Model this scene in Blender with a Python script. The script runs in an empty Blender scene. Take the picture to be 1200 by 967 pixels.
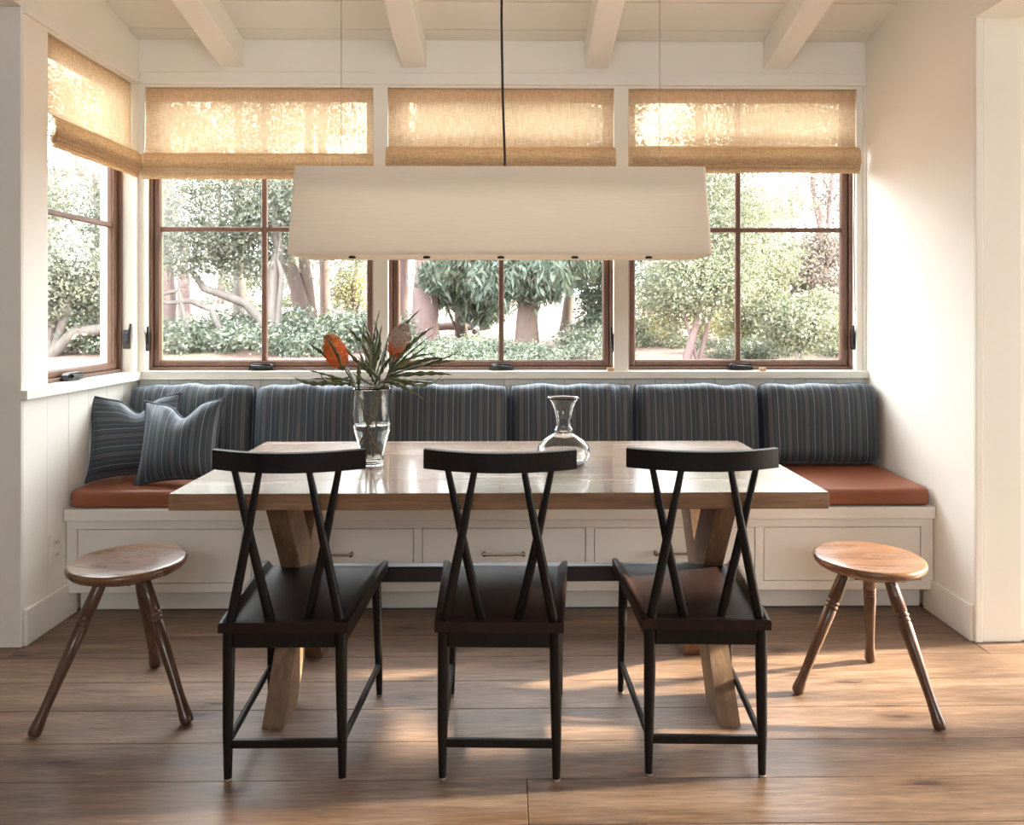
import bpy, bmesh, math, random
import numpy as np
from mathutils import Vector, Matrix, noise, Euler

# ---------------------------------------------------------------- camera, sky, sun, exposure
SC = bpy.context.scene
COL = SC.collection
R = math.radians
cam_d = bpy.data.cameras.new('camera')
cam = bpy.data.objects.new('camera', cam_d); COL.objects.link(cam)
cam.location = (0, 0, 1.25)
cam.rotation_euler = (R(90), 0, R(-0.70))
cam_d.sensor_width = 36.0
cam_d.lens = 27.0
cam_d.shift_x = -0.0067
cam_d.shift_y = -0.0988
cam_d.clip_start = 0.05
cam_d.clip_end = 300
SC.camera = cam

SC.view_settings.view_transform = 'Standard'
SC.view_settings.look = 'None'
SC.view_settings.exposure = 0.32
SC.view_settings.gamma = 1.0
SC.view_settings.use_curve_mapping = False

SKY = 12.0
world = bpy.data.worlds.new('sky'); SC.world = world
world.use_nodes = True
_n = world.node_tree.nodes; _l = world.node_tree.links; _n.clear()
_o = _n.new('ShaderNodeOutputWorld'); _b = _n.new('ShaderNodeBackground')
_b.inputs['Color'].default_value = (0.93, 0.96, 1.0, 1); _b.inputs['Strength'].default_value = SKY
_l.new(_b.outputs[0], _o.inputs[0])

sun_d = bpy.data.lights.new('sun', 'SUN')
sun = bpy.data.objects.new('sun', sun_d); COL.objects.link(sun)
sun_d.energy = 27.0
sun_d.angle = R(2.2)
sun_d.color = (1.0, 0.88, 0.66)
_dir = Vector((-1, -0.09, -math.tan(R(19))))
sun.rotation_euler = _dir.to_track_quat('-Z', 'Y').to_euler()
sun.location = (12, 1, 6)

def portal(name, loc, rot, sx, sy):
    d = bpy.data.lights.new(name, 'AREA'); d.shape = 'RECTANGLE'; d.size = sx; d.size_y = sy
    d.cycles.is_portal = True
    o = bpy.data.objects.new(name, d); COL.objects.link(o); o.location = loc; o.rotation_euler = rot
portal('daylight_portal', (-0.035, 3.95, 1.655), (R(-90), 0, 0), 3.6, 1.5)
portal('daylight_portal', (-1.98, 3.39, 1.655), (R(90), 0, R(-90)), 0.85, 1.5)
portal('daylight_portal', (0.1, -3.13, 2.40), (R(90), 0, 0), 2.1, 0.9)
portal('daylight_portal', (4.43, 2.05, 1.0), (R(90), 0, R(90)), 2.7, 2.0)

SC.cycles.use_denoising = True
SC.cycles.max_bounces = 9
SC.cycles.diffuse_bounces = 5
SC.cycles.transmission_bounces = 9
SC.cycles.transparent_max_bounces = 24
SC.cycles.caustics_reflective = False
SC.cycles.sample_clamp_indirect = 6.0

# ---------------------------------------------------------------- helpers
def tag(o, label=None, cat=None, group=None, kind=None):
    if label: o['label'] = label
    if cat: o['category'] = cat
    if group: o['group'] = group
    if kind: o['kind'] = kind
    return o

def empty(name, loc=(0, 0, 0), rz=0.0, label=None, cat=None, group=None, kind=None):
    o = bpy.data.objects.new(name, None); COL.objects.link(o)
    o.location = loc; o.rotation_euler = (0, 0, rz)
    o.empty_display_size = 0.1
    return tag(o, label, cat, group, kind)

def copy_tree(o, parent=None):
    c = o.copy(); COL.objects.link(c)
    if parent is not None: c.parent = parent
    for ch in list(o.children): copy_tree(ch, c)
    return c

class MB:
    def __init__(s): s.v = []; s.f = []; s.sm = []; s.uv = None
    def add(s, vs, fs, smooth=False):
        b = len(s.v); s.v += [tuple(v) for v in vs]
        s.f += [tuple(i + b for i in f) for f in fs]; s.sm += [smooth] * len(fs); return s
    def box(s, x0, x1, y0, y1, z0, z1):
        vs = [(x0,y0,z0),(x1,y0,z0),(x1,y1,z0),(x0,y1,z0),(x0,y0,z1),(x1,y0,z1),(x1,y1,z1),(x0,y1,z1)]
        return s.add(vs, [(0,3,2,1),(4,5,6,7),(0,1,5,4),(1,2,6,5),(2,3,7,6),(3,0,4,7)])
    def bbox(s, x0, x1, y0, y1, z0, z1, r=0.003, seg=2):
        bm = bmesh.new(); bmesh.ops.create_cube(bm, size=1)
        for v in bm.verts: v.co = Vector(((x0+x1)/2+v.co.x*(x1-x0), (y0+y1)/2+v.co.y*(y1-y0), (z0+z1)/2+v.co.z*(z1-z0)))
        bmesh.ops.bevel(bm, geom=bm.edges[:], offset=r, segments=seg, profile=0.5, affect='EDGES')
        s.from_bm(bm, False); bm.free(); return s
    def from_bm(s, bm, smooth):
        bm.verts.ensure_lookup_table(); bm.verts.index_update()
        return s.add([v.co[:] for v in bm.verts], [tuple(v.index for v in f.verts) for f in bm.faces], smooth)
    def prism(s, poly, axis, a0, a1):
        # poly: 2D points; axis: 'x','y','z' extrusion
        n = len(poly)
        def p(q, a):
            return {'x': (a, q[0], q[1]), 'y': (q[0], a, q[1]), 'z': (q[0], q[1], a)}[axis]
        vs = [p(q, a0) for q in poly] + [p(q, a1) for q in poly]
        fs = [tuple(range(n))[::-1], tuple(range(n, 2*n))] + [(i, (i+1) % n, n+(i+1) % n, n+i) for i in range(n)]
        return s.add(vs, fs)
    def tube(s, pts, rad, n=10, caps=True, flat=None):
        pts = [Vector(p) for p in pts]
        if not hasattr(rad, '__len__'): rad = [rad]*len(pts)
        up = None; rings = []
        for i, p in enumerate(pts):
            t = (pts[min(i+1, len(pts)-1)] - pts[max(i-1, 0)]).normalized()
            if up is None:
                a = Vector((0, 1, 0)) if abs(t.y) < 0.9 else Vector((1, 0, 0))
                up = (a - t*a.dot(t)).normalized()
            else: up = (up - t*up.dot(t)).normalized()
            sd = t.cross(up)
            r = rad[i]
            rings.append([p + (up*math.cos(2*math.pi*k/n)*r*(flat or 1) + sd*math.sin(2*math.pi*k/n)*r) for k in range(n)])
        vs = [v for rg in rings for v in rg]; fs = []
        for i in range(len(pts)-1):
            for k in range(n):
                fs.append((i*n+k, i*n+(k+1) % n, (i+1)*n+(k+1) % n, (i+1)*n+k))
        s.add(vs, fs, True)
        if caps:
            s.add(rings[0], [tuple(range(n))[::-1]]); s.add(rings[-1], [tuple(range(n))])
        return s
    def lathe(s, prof, c=(0,0,0), n=32, M=None, smooth=True):
        vs = []; fs = []; m = len(prof)
        for (r, z) in prof:
            for k in range(n):
                a = 2*math.pi*k/n; p = Vector((r*math.cos(a), r*math.sin(a), z))
                if M is not None: p = M @ p
                vs.append(p + Vector(c))
        for i in range(m-1):
            for k in range(n): fs.append((i*n+k, i*n+(k+1) % n, (i+1)*n+(k+1) % n, (i+1)*n+k))
        if prof[0][0] > 1e-5: fs.append(tuple(range(n))[::-1])
        if prof[-1][0] > 1e-5: fs.append(tuple(range((m-1)*n, m*n)))
        return s.add(vs, fs, smooth)
    def build(s, name, mat, parent=None, **kw):
        me = bpy.data.meshes.new(name); me.from_pydata(s.v, [], s.f)
        me.polygons.foreach_set('use_smooth', s.sm)
        if s.uv is not None:
            ul = me.uv_layers.new(name='UVMap'); li = np.empty(len(me.loops), dtype=np.int32)
            me.loops.foreach_get('vertex_index', li)
            ul.data.foreach_set('uv', np.asarray(s.uv, dtype=np.float32)[li].ravel())
        me.materials.append(mat); me.update()
        o = bpy.data.objects.new(name, me); COL.objects.link(o)
        if parent is not None: o.parent = parent
        return tag(o, **kw)

# ---------------------------------------------------------------- materials
def new_mat(name):
    m = bpy.data.materials.new(name); m.use_nodes = True
    nt = m.node_tree; nt.nodes.clear()
    out = nt.nodes.new('ShaderNodeOutputMaterial')
    return m, nt, out
def N(nt, t, **kw):
    n = nt.nodes.new(t)
    for k, v in kw.items():
        if k.startswith('_'): setattr(n, k[1:], v)
        else: n.inputs[k.replace('__', ' ')].default_value = v
    return n
def bsdf(nt, out, col=None, rough=0.5, **kw):
    b = nt.nodes.new('ShaderNodeBsdfPrincipled'); b.inputs['Roughness'].default_value = rough
    if col is not None: b.inputs['Base Color'].default_value = (*col, 1)
    for k, v in kw.items(): b.inputs[k.replace('__', ' ')].default_value = v
    nt.links.new(b.outputs[0], out.inputs[0]); return b
def ramp(nt, stops):
    r = nt.nodes.new('ShaderNodeValToRGB'); cr = r.color_ramp
    while len(cr.elements) < len(stops): cr.elements.new(0.5)
    for e, (p, c) in zip(cr.elements, stops): e.position = p; e.color = (*c, 1) if len(c) == 3 else c
    return r
def plain(name, col, rough=0.5, noise_amt=0.04, scale=6.0, bump=0.0, **kw):
    m, nt, out = new_mat(name); b = bsdf(nt, out, col, rough, **kw)
    tc = N(nt, 'ShaderNodeTexCoord'); nz = N(nt, 'ShaderNodeTexNoise', Scale=scale, Detail=4.0)
    nt.links.new(tc.outputs['Object'], nz.inputs['Vector'])
    c0 = tuple(c*(1-noise_amt) for c in col); c1 = tuple(min(1, c*(1+noise_amt)) for c in col)
    rp = ramp(nt, [(0.3, c0), (0.7, c1)]); nt.links.new(nz.outputs[0], rp.inputs[0]); nt.links.new(rp.outputs[0], b.inputs['Base Color'])
    if bump:
        bp = N(nt, 'ShaderNodeBump', Strength=bump, Distance=0.002)
        n2 = N(nt, 'ShaderNodeTexNoise', Scale=scale*30, Detail=2.0); nt.links.new(tc.outputs['Object'], n2.inputs['Vector'])
        nt.links.new(n2.outputs[0], bp.inputs['Height']); nt.links.new(bp.outputs[0], b.inputs['Normal'])
    return m
def wood(name, dark, mid, light, grain=(1.2, 14, 14), rough=0.4, coat=0.0, knots=False, bump=0.15, detail=1.0, spread=0.25, rvar=0.12, spec=0.5):
    m, nt, out = new_mat(name); b = bsdf(nt, out, mid, rough)
    b.inputs['Specular IOR Level'].default_value = spec; b.inputs['Coat Weight'].default_value = coat; b.inputs['Coat Roughness'].default_value = 0.08
    L = nt.links.new
    tc = N(nt, 'ShaderNodeTexCoord'); oi = N(nt, 'ShaderNodeObjectInfo')
    cmb = N(nt, 'ShaderNodeCombineXYZ'); mul = N(nt, 'ShaderNodeMath', _operation='MULTIPLY'); mul.inputs[1].default_value = 37.0
    L(oi.outputs['Random'], mul.inputs[0]); L(mul.outputs[0], cmb.inputs[0]); L(mul.outputs[0], cmb.inputs[1]); L(mul.outputs[0], cmb.inputs[2])
    add = N(nt, 'ShaderNodeVectorMath', _operation='ADD'); L(tc.outputs['Object'], add.inputs[0]); L(cmb.outputs[0], add.inputs[1])
    mp = N(nt, 'ShaderNodeMapping'); mp.inputs['Scale'].default_value = grain; L(add.outputs[0], mp.inputs['Vector'])
    warp = N(nt, 'ShaderNodeTexNoise', Scale=0.8, Detail=2.0); L(mp.outputs[0], warp.inputs['Vector'])
    vm = N(nt, 'ShaderNodeVectorMath', _operation='MULTIPLY_ADD'); vm.inputs[1].default_value = (1.6, 1.6, 1.6)
    L(warp.outputs['Color'], vm.inputs[0]); L(mp.outputs[0], vm.inputs[2])
    n1 = N(nt, 'ShaderNodeTexNoise', Scale=1.0, Detail=6.0, Roughness=0.62); L(vm.outputs[0], n1.inputs['Vector'])
    mp2 = N(nt, 'ShaderNodeMapping'); mp2.inputs['Scale'].default_value = tuple(g*5*detail for g in grain); L(add.outputs[0], mp2.inputs['Vector'])
    n2 = N(nt, 'ShaderNodeTexNoise', Scale=1.0, Detail=5.0, Roughness=0.7); L(mp2.outputs[0], n2.inputs['Vector'])
    mx = N(nt, 'ShaderNodeMix', _data_type='FLOAT'); mx.inputs[0].default_value = 0.45
    L(n1.outputs[0], mx.inputs[2]); L(n2.outputs[0], mx.inputs[3])
    rp = ramp(nt, [(0.5-spread, dark), (0.5, mid), (0.5+spread*0.75, light)]); L(mx.outputs[0], rp.inputs[0])
    # board to board variation
    hv = N(nt, 'ShaderNodeHueSaturation'); mr = N(nt, 'ShaderNodeMapRange'); mr.inputs[3].default_value = 1-rvar; mr.inputs[4].default_value = 1+rvar
    L(oi.outputs['Random'], mr.inputs[0]); L(mr.outputs[0], hv.inputs['Value']); L(rp.outputs[0], hv.inputs['Color'])
    col = hv.outputs[0]
    if knots:
        mk = N(nt, 'ShaderNodeMapping'); mk.inputs['Scale'].default_value = (1.2, 4.0, 0.0); L(add.outputs[0], mk.inputs['Vector'])
        vo = N(nt, 'ShaderNodeTexVoronoi', Scale=1.0, _feature='F1', _voronoi_dimensions='2D'); L(mk.outputs[0], vo.inputs['Vector'])
        dn = N(nt, 'ShaderNodeMath', _operation='ADD'); L(vo.outputs['Distance'], dn.inputs[0])
        nz = N(nt, 'ShaderNodeMath', _operation='MULTIPLY_ADD'); nz.inputs[1].default_value = 0.25; nz.inputs[2].default_value = -0.125
        L(n2.outputs[0], nz.inputs[0]); L(nz.outputs[0], dn.inputs[1])
        kr = ramp(nt, [(0.02, (0.12, 0.09, 0.07)), (0.05, (0.66, 0.60, 0.56)), (0.15, (1, 1, 1))]); L(dn.outputs[0], kr.inputs[0])
        mm = N(nt, 'ShaderNodeMix', _data_type='RGBA', _blend_type='MULTIPLY'); mm.inputs[0].default_value = 0.85
        L(col, mm.inputs[6]); L(kr.outputs[0], mm.inputs[7]); col = mm.outputs[2]
    L(col, b.inputs['Base Color'])
    if bump:
        bp = N(nt, 'ShaderNodeBump', Strength=bump, Distance=0.002); L(n2.outputs[0], bp.inputs['Height']); L(bp.outputs[0], b.inputs['Normal'])
    rr = N(nt, 'ShaderNodeMapRange'); rr.inputs[3].default_value = max(0.05, rough-0.1); rr.inputs[4].default_value = rough+0.12
    L(n1.outputs[0], rr.inputs[0]); L(rr.outputs[0], b.inputs['Roughness'])
    return m

M = {}
M['wall'] = plain('wall_paint', (0.85, 0.82, 0.74), 0.6, 0.015, 3, 0.05)
M['trim'] = plain('trim_paint', (0.84, 0.82, 0.755), 0.45, 0.012, 3)
M['bench'] = plain('bench_paint', (0.76, 0.735, 0.685), 0.42, 0.015, 3)
M['gap'] = plain('shadow_gap', (0.12, 0.11, 0.10), 0.9)
M['floor'] = wood('oak_floor', (0.075, 0.044, 0.029), (0.188, 0.116, 0.077), (0.31, 0.21, 0.145), (0.9, 11, 11), 0.42, knots=True, bump=0.2, detail=2.2, spread=0.17)
M['table'] = wood('oak_table', (0.12, 0.064, 0.033), (0.255, 0.148, 0.083), (0.38, 0.24, 0.145), (1.0, 13, 13), 0.24, coat=0.45, bump=0.008, rvar=0.06, detail=1.6)
M['leg_oak'] = wood('rough_oak', (0.086, 0.042, 0.020), (0.180, 0.101, 0.054), (0.302, 0.185, 0.105), (14, 3.0, 3.0), 0.55, bump=0.4)
M['chair'] = wood('ebonized_wood', (0.004, 0.0034, 0.0034), (0.009, 0.007, 0.0065), (0.015, 0.011, 0.010), (14, 14, 1.4), 0.40, bump=0.08, spec=0.22)
M['seat'] = wood('dark_brown_seat', (0.010, 0.005, 0.004), (0.019, 0.009, 0.007), (0.032, 0.015, 0.012), (9, 1.2, 9), 0.42, bump=0.08, spec=0.22)
M['stool_seat'] = wood('stool_walnut_seat', (0.07, 0.030, 0.015), (0.175, 0.083, 0.040), (0.28, 0.145, 0.075), (1.8, 11, 9), 0.27, coat=0.25, bump=0.2)
M['stool_leg'] = wood('stool_walnut_leg', (0.030, 0.013, 0.008), (0.080, 0.034, 0.018), (0.16, 0.075, 0.037), (14, 14, 1.6), 0.33, coat=0.2, bump=0.25)
M['window_wood'] = wood('window_walnut', (0.10, 0.05, 0.032), (0.165, 0.085, 0.055), (0.225, 0.125, 0.08), (8, 8, 1.0), 0.42, bump=0.05)
M['black'] = plain('black_metal', (0.012, 0.012, 0.015), 0.3, 0.1)
M['steel'] = plain('black_steel', (0.008, 0.007, 0.007), 0.35, 0.2, 9)
M['pull'] = plain('aged_brass', (0.36, 0.29, 0.21), 0.38, 0.1, 20, Metallic=0.9)
M['plate'] = plain('outlet_plastic', (0.80, 0.77, 0.73), 0.35)
M['tan'] = plain('tan_wood_block', (0.55, 0.36, 0.2), 0.5)
M['glide'] = plain('felt_glide', (0.30, 0.24, 0.18), 0.7)
M['wire'] = plain('steel_wire', (0.28, 0.26, 0.24), 0.4)
M['cord'] = plain('black_cord', (0.01, 0.01, 0.01), 0.6)
M['leather'] = plain('rust_leather', (0.245, 0.076, 0.034), 0.46, 0.10, 5, 0.25)
M['lampin'] = plain('lamp_diffuser', (0.88, 0.86, 0.82), 0.6)

def fabric_shade():
    m, nt, out = new_mat('roman_linen'); L = nt.links.new
    tc = N(nt, 'ShaderNodeTexCoord')
    mh = N(nt, 'ShaderNodeMapping'); mh.inputs['Scale'].default_value = (30, 30, 300); L(tc.outputs['Object'], mh.inputs['Vector'])
    mv = N(nt, 'ShaderNodeMapping'); mv.inputs['Scale'].default_value = (260, 260, 18); L(tc.outputs['Object'], mv.inputs['Vector'])
    a = N(nt, 'ShaderNodeTexNoise', Scale=1.0, Detail=1.0); L(mh.outputs[0], a.inputs['Vector'])
    c = N(nt, 'ShaderNodeTexNoise', Scale=1.0, Detail=1.0); L(mv.outputs[0], c.inputs['Vector'])
    ad = N(nt, 'ShaderNodeMath', _operation='ADD'); L(a.outputs[0], ad.inputs[0]); L(c.outputs[0], ad.inputs[1])
    rp = ramp(nt, [(0.36, (0.59, 0.43, 0.262)), (0.64, (0.76, 0.595, 0.40))]); 
    hf = N(nt, 'ShaderNodeMath', _operation='MULTIPLY'); hf.inputs[1].default_value = 0.5; L(ad.outputs[0], hf.inputs[0]); L(hf.outputs[0], rp.inputs[0])
    df = N(nt, 'ShaderNodeBsdfDiffuse'); tr = N(nt, 'ShaderNodeBsdfTranslucent'); L(rp.outputs[0], df.inputs[0]); L(rp.outputs[0], tr.inputs[0])
    m1 = N(nt, 'ShaderNodeMixShader'); m1.inputs[0].default_value = 0.30; L(df.outputs[0], m1.inputs[1]); L(tr.outputs[0], m1.inputs[2])
    tp = N(nt, 'ShaderNodeBsdfTransparent'); tp.inputs[0].default_value = (0.72, 0.60, 0.44, 1)
    mr = N(nt, 'ShaderNodeMapRange'); mr.inputs[1].default_value = 0.35; mr.inputs[2].default_value = 0.68; mr.inputs[3].default_value = 0.17; mr.inputs[4].default_value = 0.05
    L(hf.outputs[0], mr.inputs[0])
    m2 = N(nt, 'ShaderNodeMixShader'); L(mr.outputs[0], m2.inputs[0]); L(m1.outputs[0], m2.inputs[1]); L(tp.outputs[0], m2.inputs[2])
    L(m2.outputs[0], out.inputs[0]); return m
M['shade'] = fabric_shade()

def lamp_fabric():
    m, nt, out = new_mat('lamp_linen'); L = nt.links.new
    tc = N(nt, 'ShaderNodeTexCoord'); mh = N(nt, 'ShaderNodeMapping'); mh.inputs['Scale'].default_value = (12, 12, 300); L(tc.outputs['Object'], mh.inputs['Vector'])
    a = N(nt, 'ShaderNodeTexNoise', Scale=1.0, Detail=2.0); L(mh.outputs[0], a.inputs['Vector'])
    rp = ramp(nt, [(0.3, (0.83, 0.785, 0.72)), (0.7, (0.89, 0.845, 0.785))]); L(a.outputs[0], rp.inputs[0])
    df = N(nt, 'ShaderNodeBsdfDiffuse'); tr = N(nt, 'ShaderNodeBsdfTranslucent'); L(rp.outputs[0], df.inputs[0]); tr.inputs[0].default_value = (0.88, 0.82, 0.73, 1)
    m1 = N(nt, 'ShaderNodeMixShader'); m1.inputs[0].default_value = 0.5; L(df.outputs[0], m1.inputs[1]); L(tr.outputs[0], m1.inputs[2])
    L(m1.outputs[0], out.inputs[0]); return m
M['lamp'] = lamp_fabric()

def stripe_fabric(name='striped_cloth'):
    m, nt, out = new_mat(name); L = nt.links.new; b = bsdf(nt, out, (0.03, 0.04, 0.05), 0.55)
    b.inputs['Sheen Weight'].default_value = 0.28; b.inputs['Sheen Roughness'].default_value = 0.45
    b.inputs['Sheen Tint'].default_value = (0.6, 0.75, 1.0, 1)
    uv = N(nt, 'ShaderNodeUVMap'); sep = N(nt, 'ShaderNodeSeparateXYZ'); L(uv.outputs[0], sep.inputs[0])
    def stripe(period, phase, width, soft):
        a = N(nt, 'ShaderNodeMath', _operation='ADD'); a.inputs[1].default_value = phase + 50*period; L(sep.outputs[0], a.inputs[0])
        md = N(nt, 'ShaderNodeMath', _operation='MODULO'); md.inputs[1].default_value = period; L(a.outputs[0], md.inputs[0])
        s = N(nt, 'ShaderNodeMath', _operation='SUBTRACT'); s.inputs[1].default_value = period/2; L(md.outputs[0], s.inputs[0])
        ab = N(nt, 'ShaderNodeMath', _operation='ABSOLUTE'); L(s.outputs[0], ab.inputs[0])
        r = N(nt, 'ShaderNodeMapRange'); r.inputs[1].default_value = width; r.inputs[2].default_value = width+soft; r.inputs[3].default_value = 1; r.inputs[4].default_value = 0
        L(ab.outputs[0], r.inputs[0]); return r.outputs[0]
    wv = N(nt, 'ShaderNodeTexNoise', Scale=1.0, Detail=2.0); mpn = N(nt, 'ShaderNodeMapping'); mpn.inputs['Scale'].default_value = (900, 260, 1)
    L(uv.outputs[0], mpn.inputs['Vector']); L(mpn.outputs[0], wv.inputs['Vector'])
    base = ramp(nt, [(0.3, (0.009, 0.016, 0.023)), (0.7, (0.027, 0.043, 0.056))]); L(wv.outputs[0], base.inputs[0])
    col = base.outputs[0]
    for (per, ph, w, sf, c, k) in ((0.082, 0.0, 0.0009, 0.0008, (0.40, 0.42, 0.44), 0.62),
                                   (0.082, 0.034, 0.0042, 0.004, (0.085, 0.085, 0.085), 0.5),
                                   (0.082, 0.0395, 0.0006, 0.0006, (0.34, 0.30, 0.25), 0.55),
                                   (0.082, 0.029, 0.0006, 0.0006, (0.30, 0.28, 0.25), 0.5),
                                   (0.082, 0.060, 0.0007, 0.0006, (0.26, 0.28, 0.30), 0.45),
                                   (0.082, 0.0115, 0.0005, 0.0006, (0.20, 0.20, 0.20), 0.4)):
        st = stripe(per, ph, w, sf); mu = N(nt, 'ShaderNodeMath', _operation='MULTIPLY'); mu.inputs[1].default_value = k*0.85; L(st, mu.inputs[0])
        mx = N(nt, 'ShaderNodeMix', _data_type='RGBA'); L(mu.outputs[0], mx.inputs[0]); L(col, mx.inputs[6]); mx.inputs[7].default_value = (*c, 1); col = mx.outputs[2]
    L(col, b.inputs['Base Color'])
    bp = N(nt, 'ShaderNodeBump', Strength=0.15, Distance=0.001); L(wv.outputs[0], bp.inputs['Height']); L(bp.outputs[0], b.inputs['Normal'])
    return m
M['stripe'] = stripe_fabric()
M['piping'] = plain('dark_piping', (0.022, 0.030, 0.042), 0.6)

def pane_glass():
    m, nt, out = new_mat('window_glass'); L = nt.links.new
    t = N(nt, 'ShaderNodeBsdfTransparent'); t.inputs[0].default_value = (0.97, 0.985, 0.98, 1)
    g = N(nt, 'ShaderNodeBsdfGlossy', Roughness=0.0); ge = N(nt, 'ShaderNodeNewGeometry')
    dt = N(nt, 'ShaderNodeVectorMath', _operation='DOT_PRODUCT'); L(ge.outputs['Normal'], dt.inputs[0]); L(ge.outputs['Incoming'], dt.inputs[1])
    ab = N(nt, 'ShaderNodeMath', _operation='ABSOLUTE'); L(dt.outputs['Value'], ab.inputs[0])
    iv = N(nt, 'ShaderNodeMath', _operation='SUBTRACT'); iv.inputs[0].default_value = 1.0; L(ab.outputs[0], iv.inputs[1])
    pw = N(nt, 'ShaderNodeMath', _operation='POWER'); pw.inputs[1].default_value = 5.0; L(iv.outputs[0], pw.inputs[0])
    f = N(nt, 'ShaderNodeMath', _operation='MULTIPLY_ADD'); f.inputs[1].default_value = 0.96; f.inputs[2].default_value = 0.04; L(pw.outputs[0], f.inputs[0])
    mx = N(nt, 'ShaderNodeMixShader'); L(f.outputs[0], mx.inputs[0]); L(t.outputs[0], mx.inputs[1]); L(g.outputs[0], mx.inputs[2]); L(mx.outputs[0], out.inputs[0])
    return m
M['pane'] = pane_glass()
def solid_glass(name, ior, col=(1, 1, 1)):
    m, nt, out = new_mat(name); g = N(nt, 'ShaderNodeBsdfGlass', Roughness=0.0, IOR=ior); g.inputs[0].default_value = (*col, 1)
    nt.links.new(g.outputs[0], out.inputs[0]); return m
M['glass'] = solid_glass('clear_glass', 1.47, (0.985, 0.995, 0.99))
M['water'] = solid_glass('water', 1.33, (0.985, 0.99, 0.99))

def leafmat(name, c1, c2, c3, tl=0.35, rough=0.5):
    m, nt, out = new_mat(name); L = nt.links.new
    ge = N(nt, 'ShaderNodeNewGeometry'); rp = ramp(nt, [(0.0, c1), (0.55, c2), (1.0, c3)]); L(ge.outputs['Random Per Island'], rp.inputs[0])
    b = nt.nodes.new('ShaderNodeBsdfPrincipled'); b.inputs['Roughness'].default_value = rough; L(rp.outputs[0], b.inputs['Base Color'])
    tr = N(nt, 'ShaderNodeBsdfTranslucent'); hs = N(nt, 'ShaderNodeHueSaturation'); hs.inputs['Value'].default_value = 1.3; L(rp.outputs[0], hs.inputs['Color']); L(hs.outputs[0], tr.inputs[0])
    mx = N(nt, 'ShaderNodeMixShader'); mx.inputs[0].default_value = tl; L(b.outputs[0], mx.inputs[1]); L(tr.outputs[0], mx.inputs[2]); L(mx.outputs[0], out.inputs[0])
    return m
M['oak_leaf'] = leafmat('oak_leaf', (0.093, 0.106, 0.082), (0.171, 0.184, 0.137), (0.293, 0.299, 0.224))
M['cypress_leaf'] = leafmat('cypress_leaf', (0.058, 0.091, 0.070), (0.114, 0.153, 0.116), (0.212, 0.241, 0.186))
M['yellow_leaf'] = leafmat('yellow_leaf', (0.195, 0.188, 0.072), (0.312, 0.281, 0.110), (0.403, 0.344, 0.176))
M['light_leaf'] = leafmat('light_leaf', (0.092, 0.110, 0.063), (0.159, 0.173, 0.109), (0.256, 0.244, 0.174))
M['russet_leaf'] = leafmat('russet_leaf', (0.086, 0.076, 0.063), (0.166, 0.127, 0.105), (0.277, 0.215, 0.184))
M['ivy_leaf'] = leafmat('ivy_leaf', (0.058, 0.078, 0.053), (0.125, 0.153, 0.106), (0.267, 0.274, 0.204), 0.2, 0.35)
M['bark_pink'] = wood('bark_pink', (0.090, 0.057, 0.051), (0.160, 0.105, 0.100), (0.224, 0.157, 0.148), (10, 10, 0.9), 0.8, bump=0.8)
M['bark_grey'] = wood('bark_grey', (0.074, 0.062, 0.056), (0.136, 0.115, 0.102), (0.205, 0.180, 0.161), (9, 9, 1.2), 0.8, bump=0.8)
M['bark_brown'] = wood('bark_brown', (0.062, 0.038, 0.029), (0.110, 0.073, 0.059), (0.158, 0.114, 0.097), (12, 12, 1.1), 0.8, bump=0.9)
def ground_mat():
    m, nt, out = new_mat('garden_ground'); L = nt.links.new; b = bsdf(nt, out, (0.4, 0.3, 0.25), 0.9)
    tc = N(nt, 'ShaderNodeTexCoord'); n1 = N(nt, 'ShaderNodeTexNoise', Scale=0.35, Detail=3.0); L(tc.outputs['Object'], n1.inputs['Vector'])
    n2 = N(nt, 'ShaderNodeTexNoise', Scale=14.0, Detail=5.0, Roughness=0.8); L(tc.outputs['Object'], n2.inputs['Vector'])
    mul = ramp(nt, [(0.35, (0.09, 0.050, 0.040)), (0.52, (0.20, 0.122, 0.100)), (0.68, (0.36, 0.25, 0.21))]); L(n2.outputs[0], mul.inputs[0])
    gr = ramp(nt, [(0.35, (0.10, 0.11, 0.055)), (0.65, (0.24, 0.24, 0.13))]); L(n2.outputs[0], gr.inputs[0])
    msk = ramp(nt, [(0.57, (0, 0, 0)), (0.66, (1, 1, 1))]); L(n1.outputs[0], msk.inputs[0])
    mx = N(nt, 'ShaderNodeMix', _data_type='RGBA'); L(msk.outputs[0], mx.inputs[0]); L(mul.outputs[0], mx.inputs[6]); L(gr.outputs[0], mx.inputs[7])
    L(mx.outputs[2], b.inputs['Base Color']); return m
M['ground'] = ground_mat()

# ---------------------------------------------------------------- room shell
XL, XR, YB, YN = -1.813, 1.758, 3.775, 2.886     # nook walls, back wall face, near ends of the nook walls
def ceil_z(y): return 2.58 + 0.2*(YB - y)
SB, ST = 0.957, 2.354                             # window opening heights
WT = 0.16
OPEN = [(-1.790, -0.662), (-0.604, 0.521), (0.580, 1.722)]
LY0, LY1 = 3.033, 3.728                           # left window along y

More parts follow.
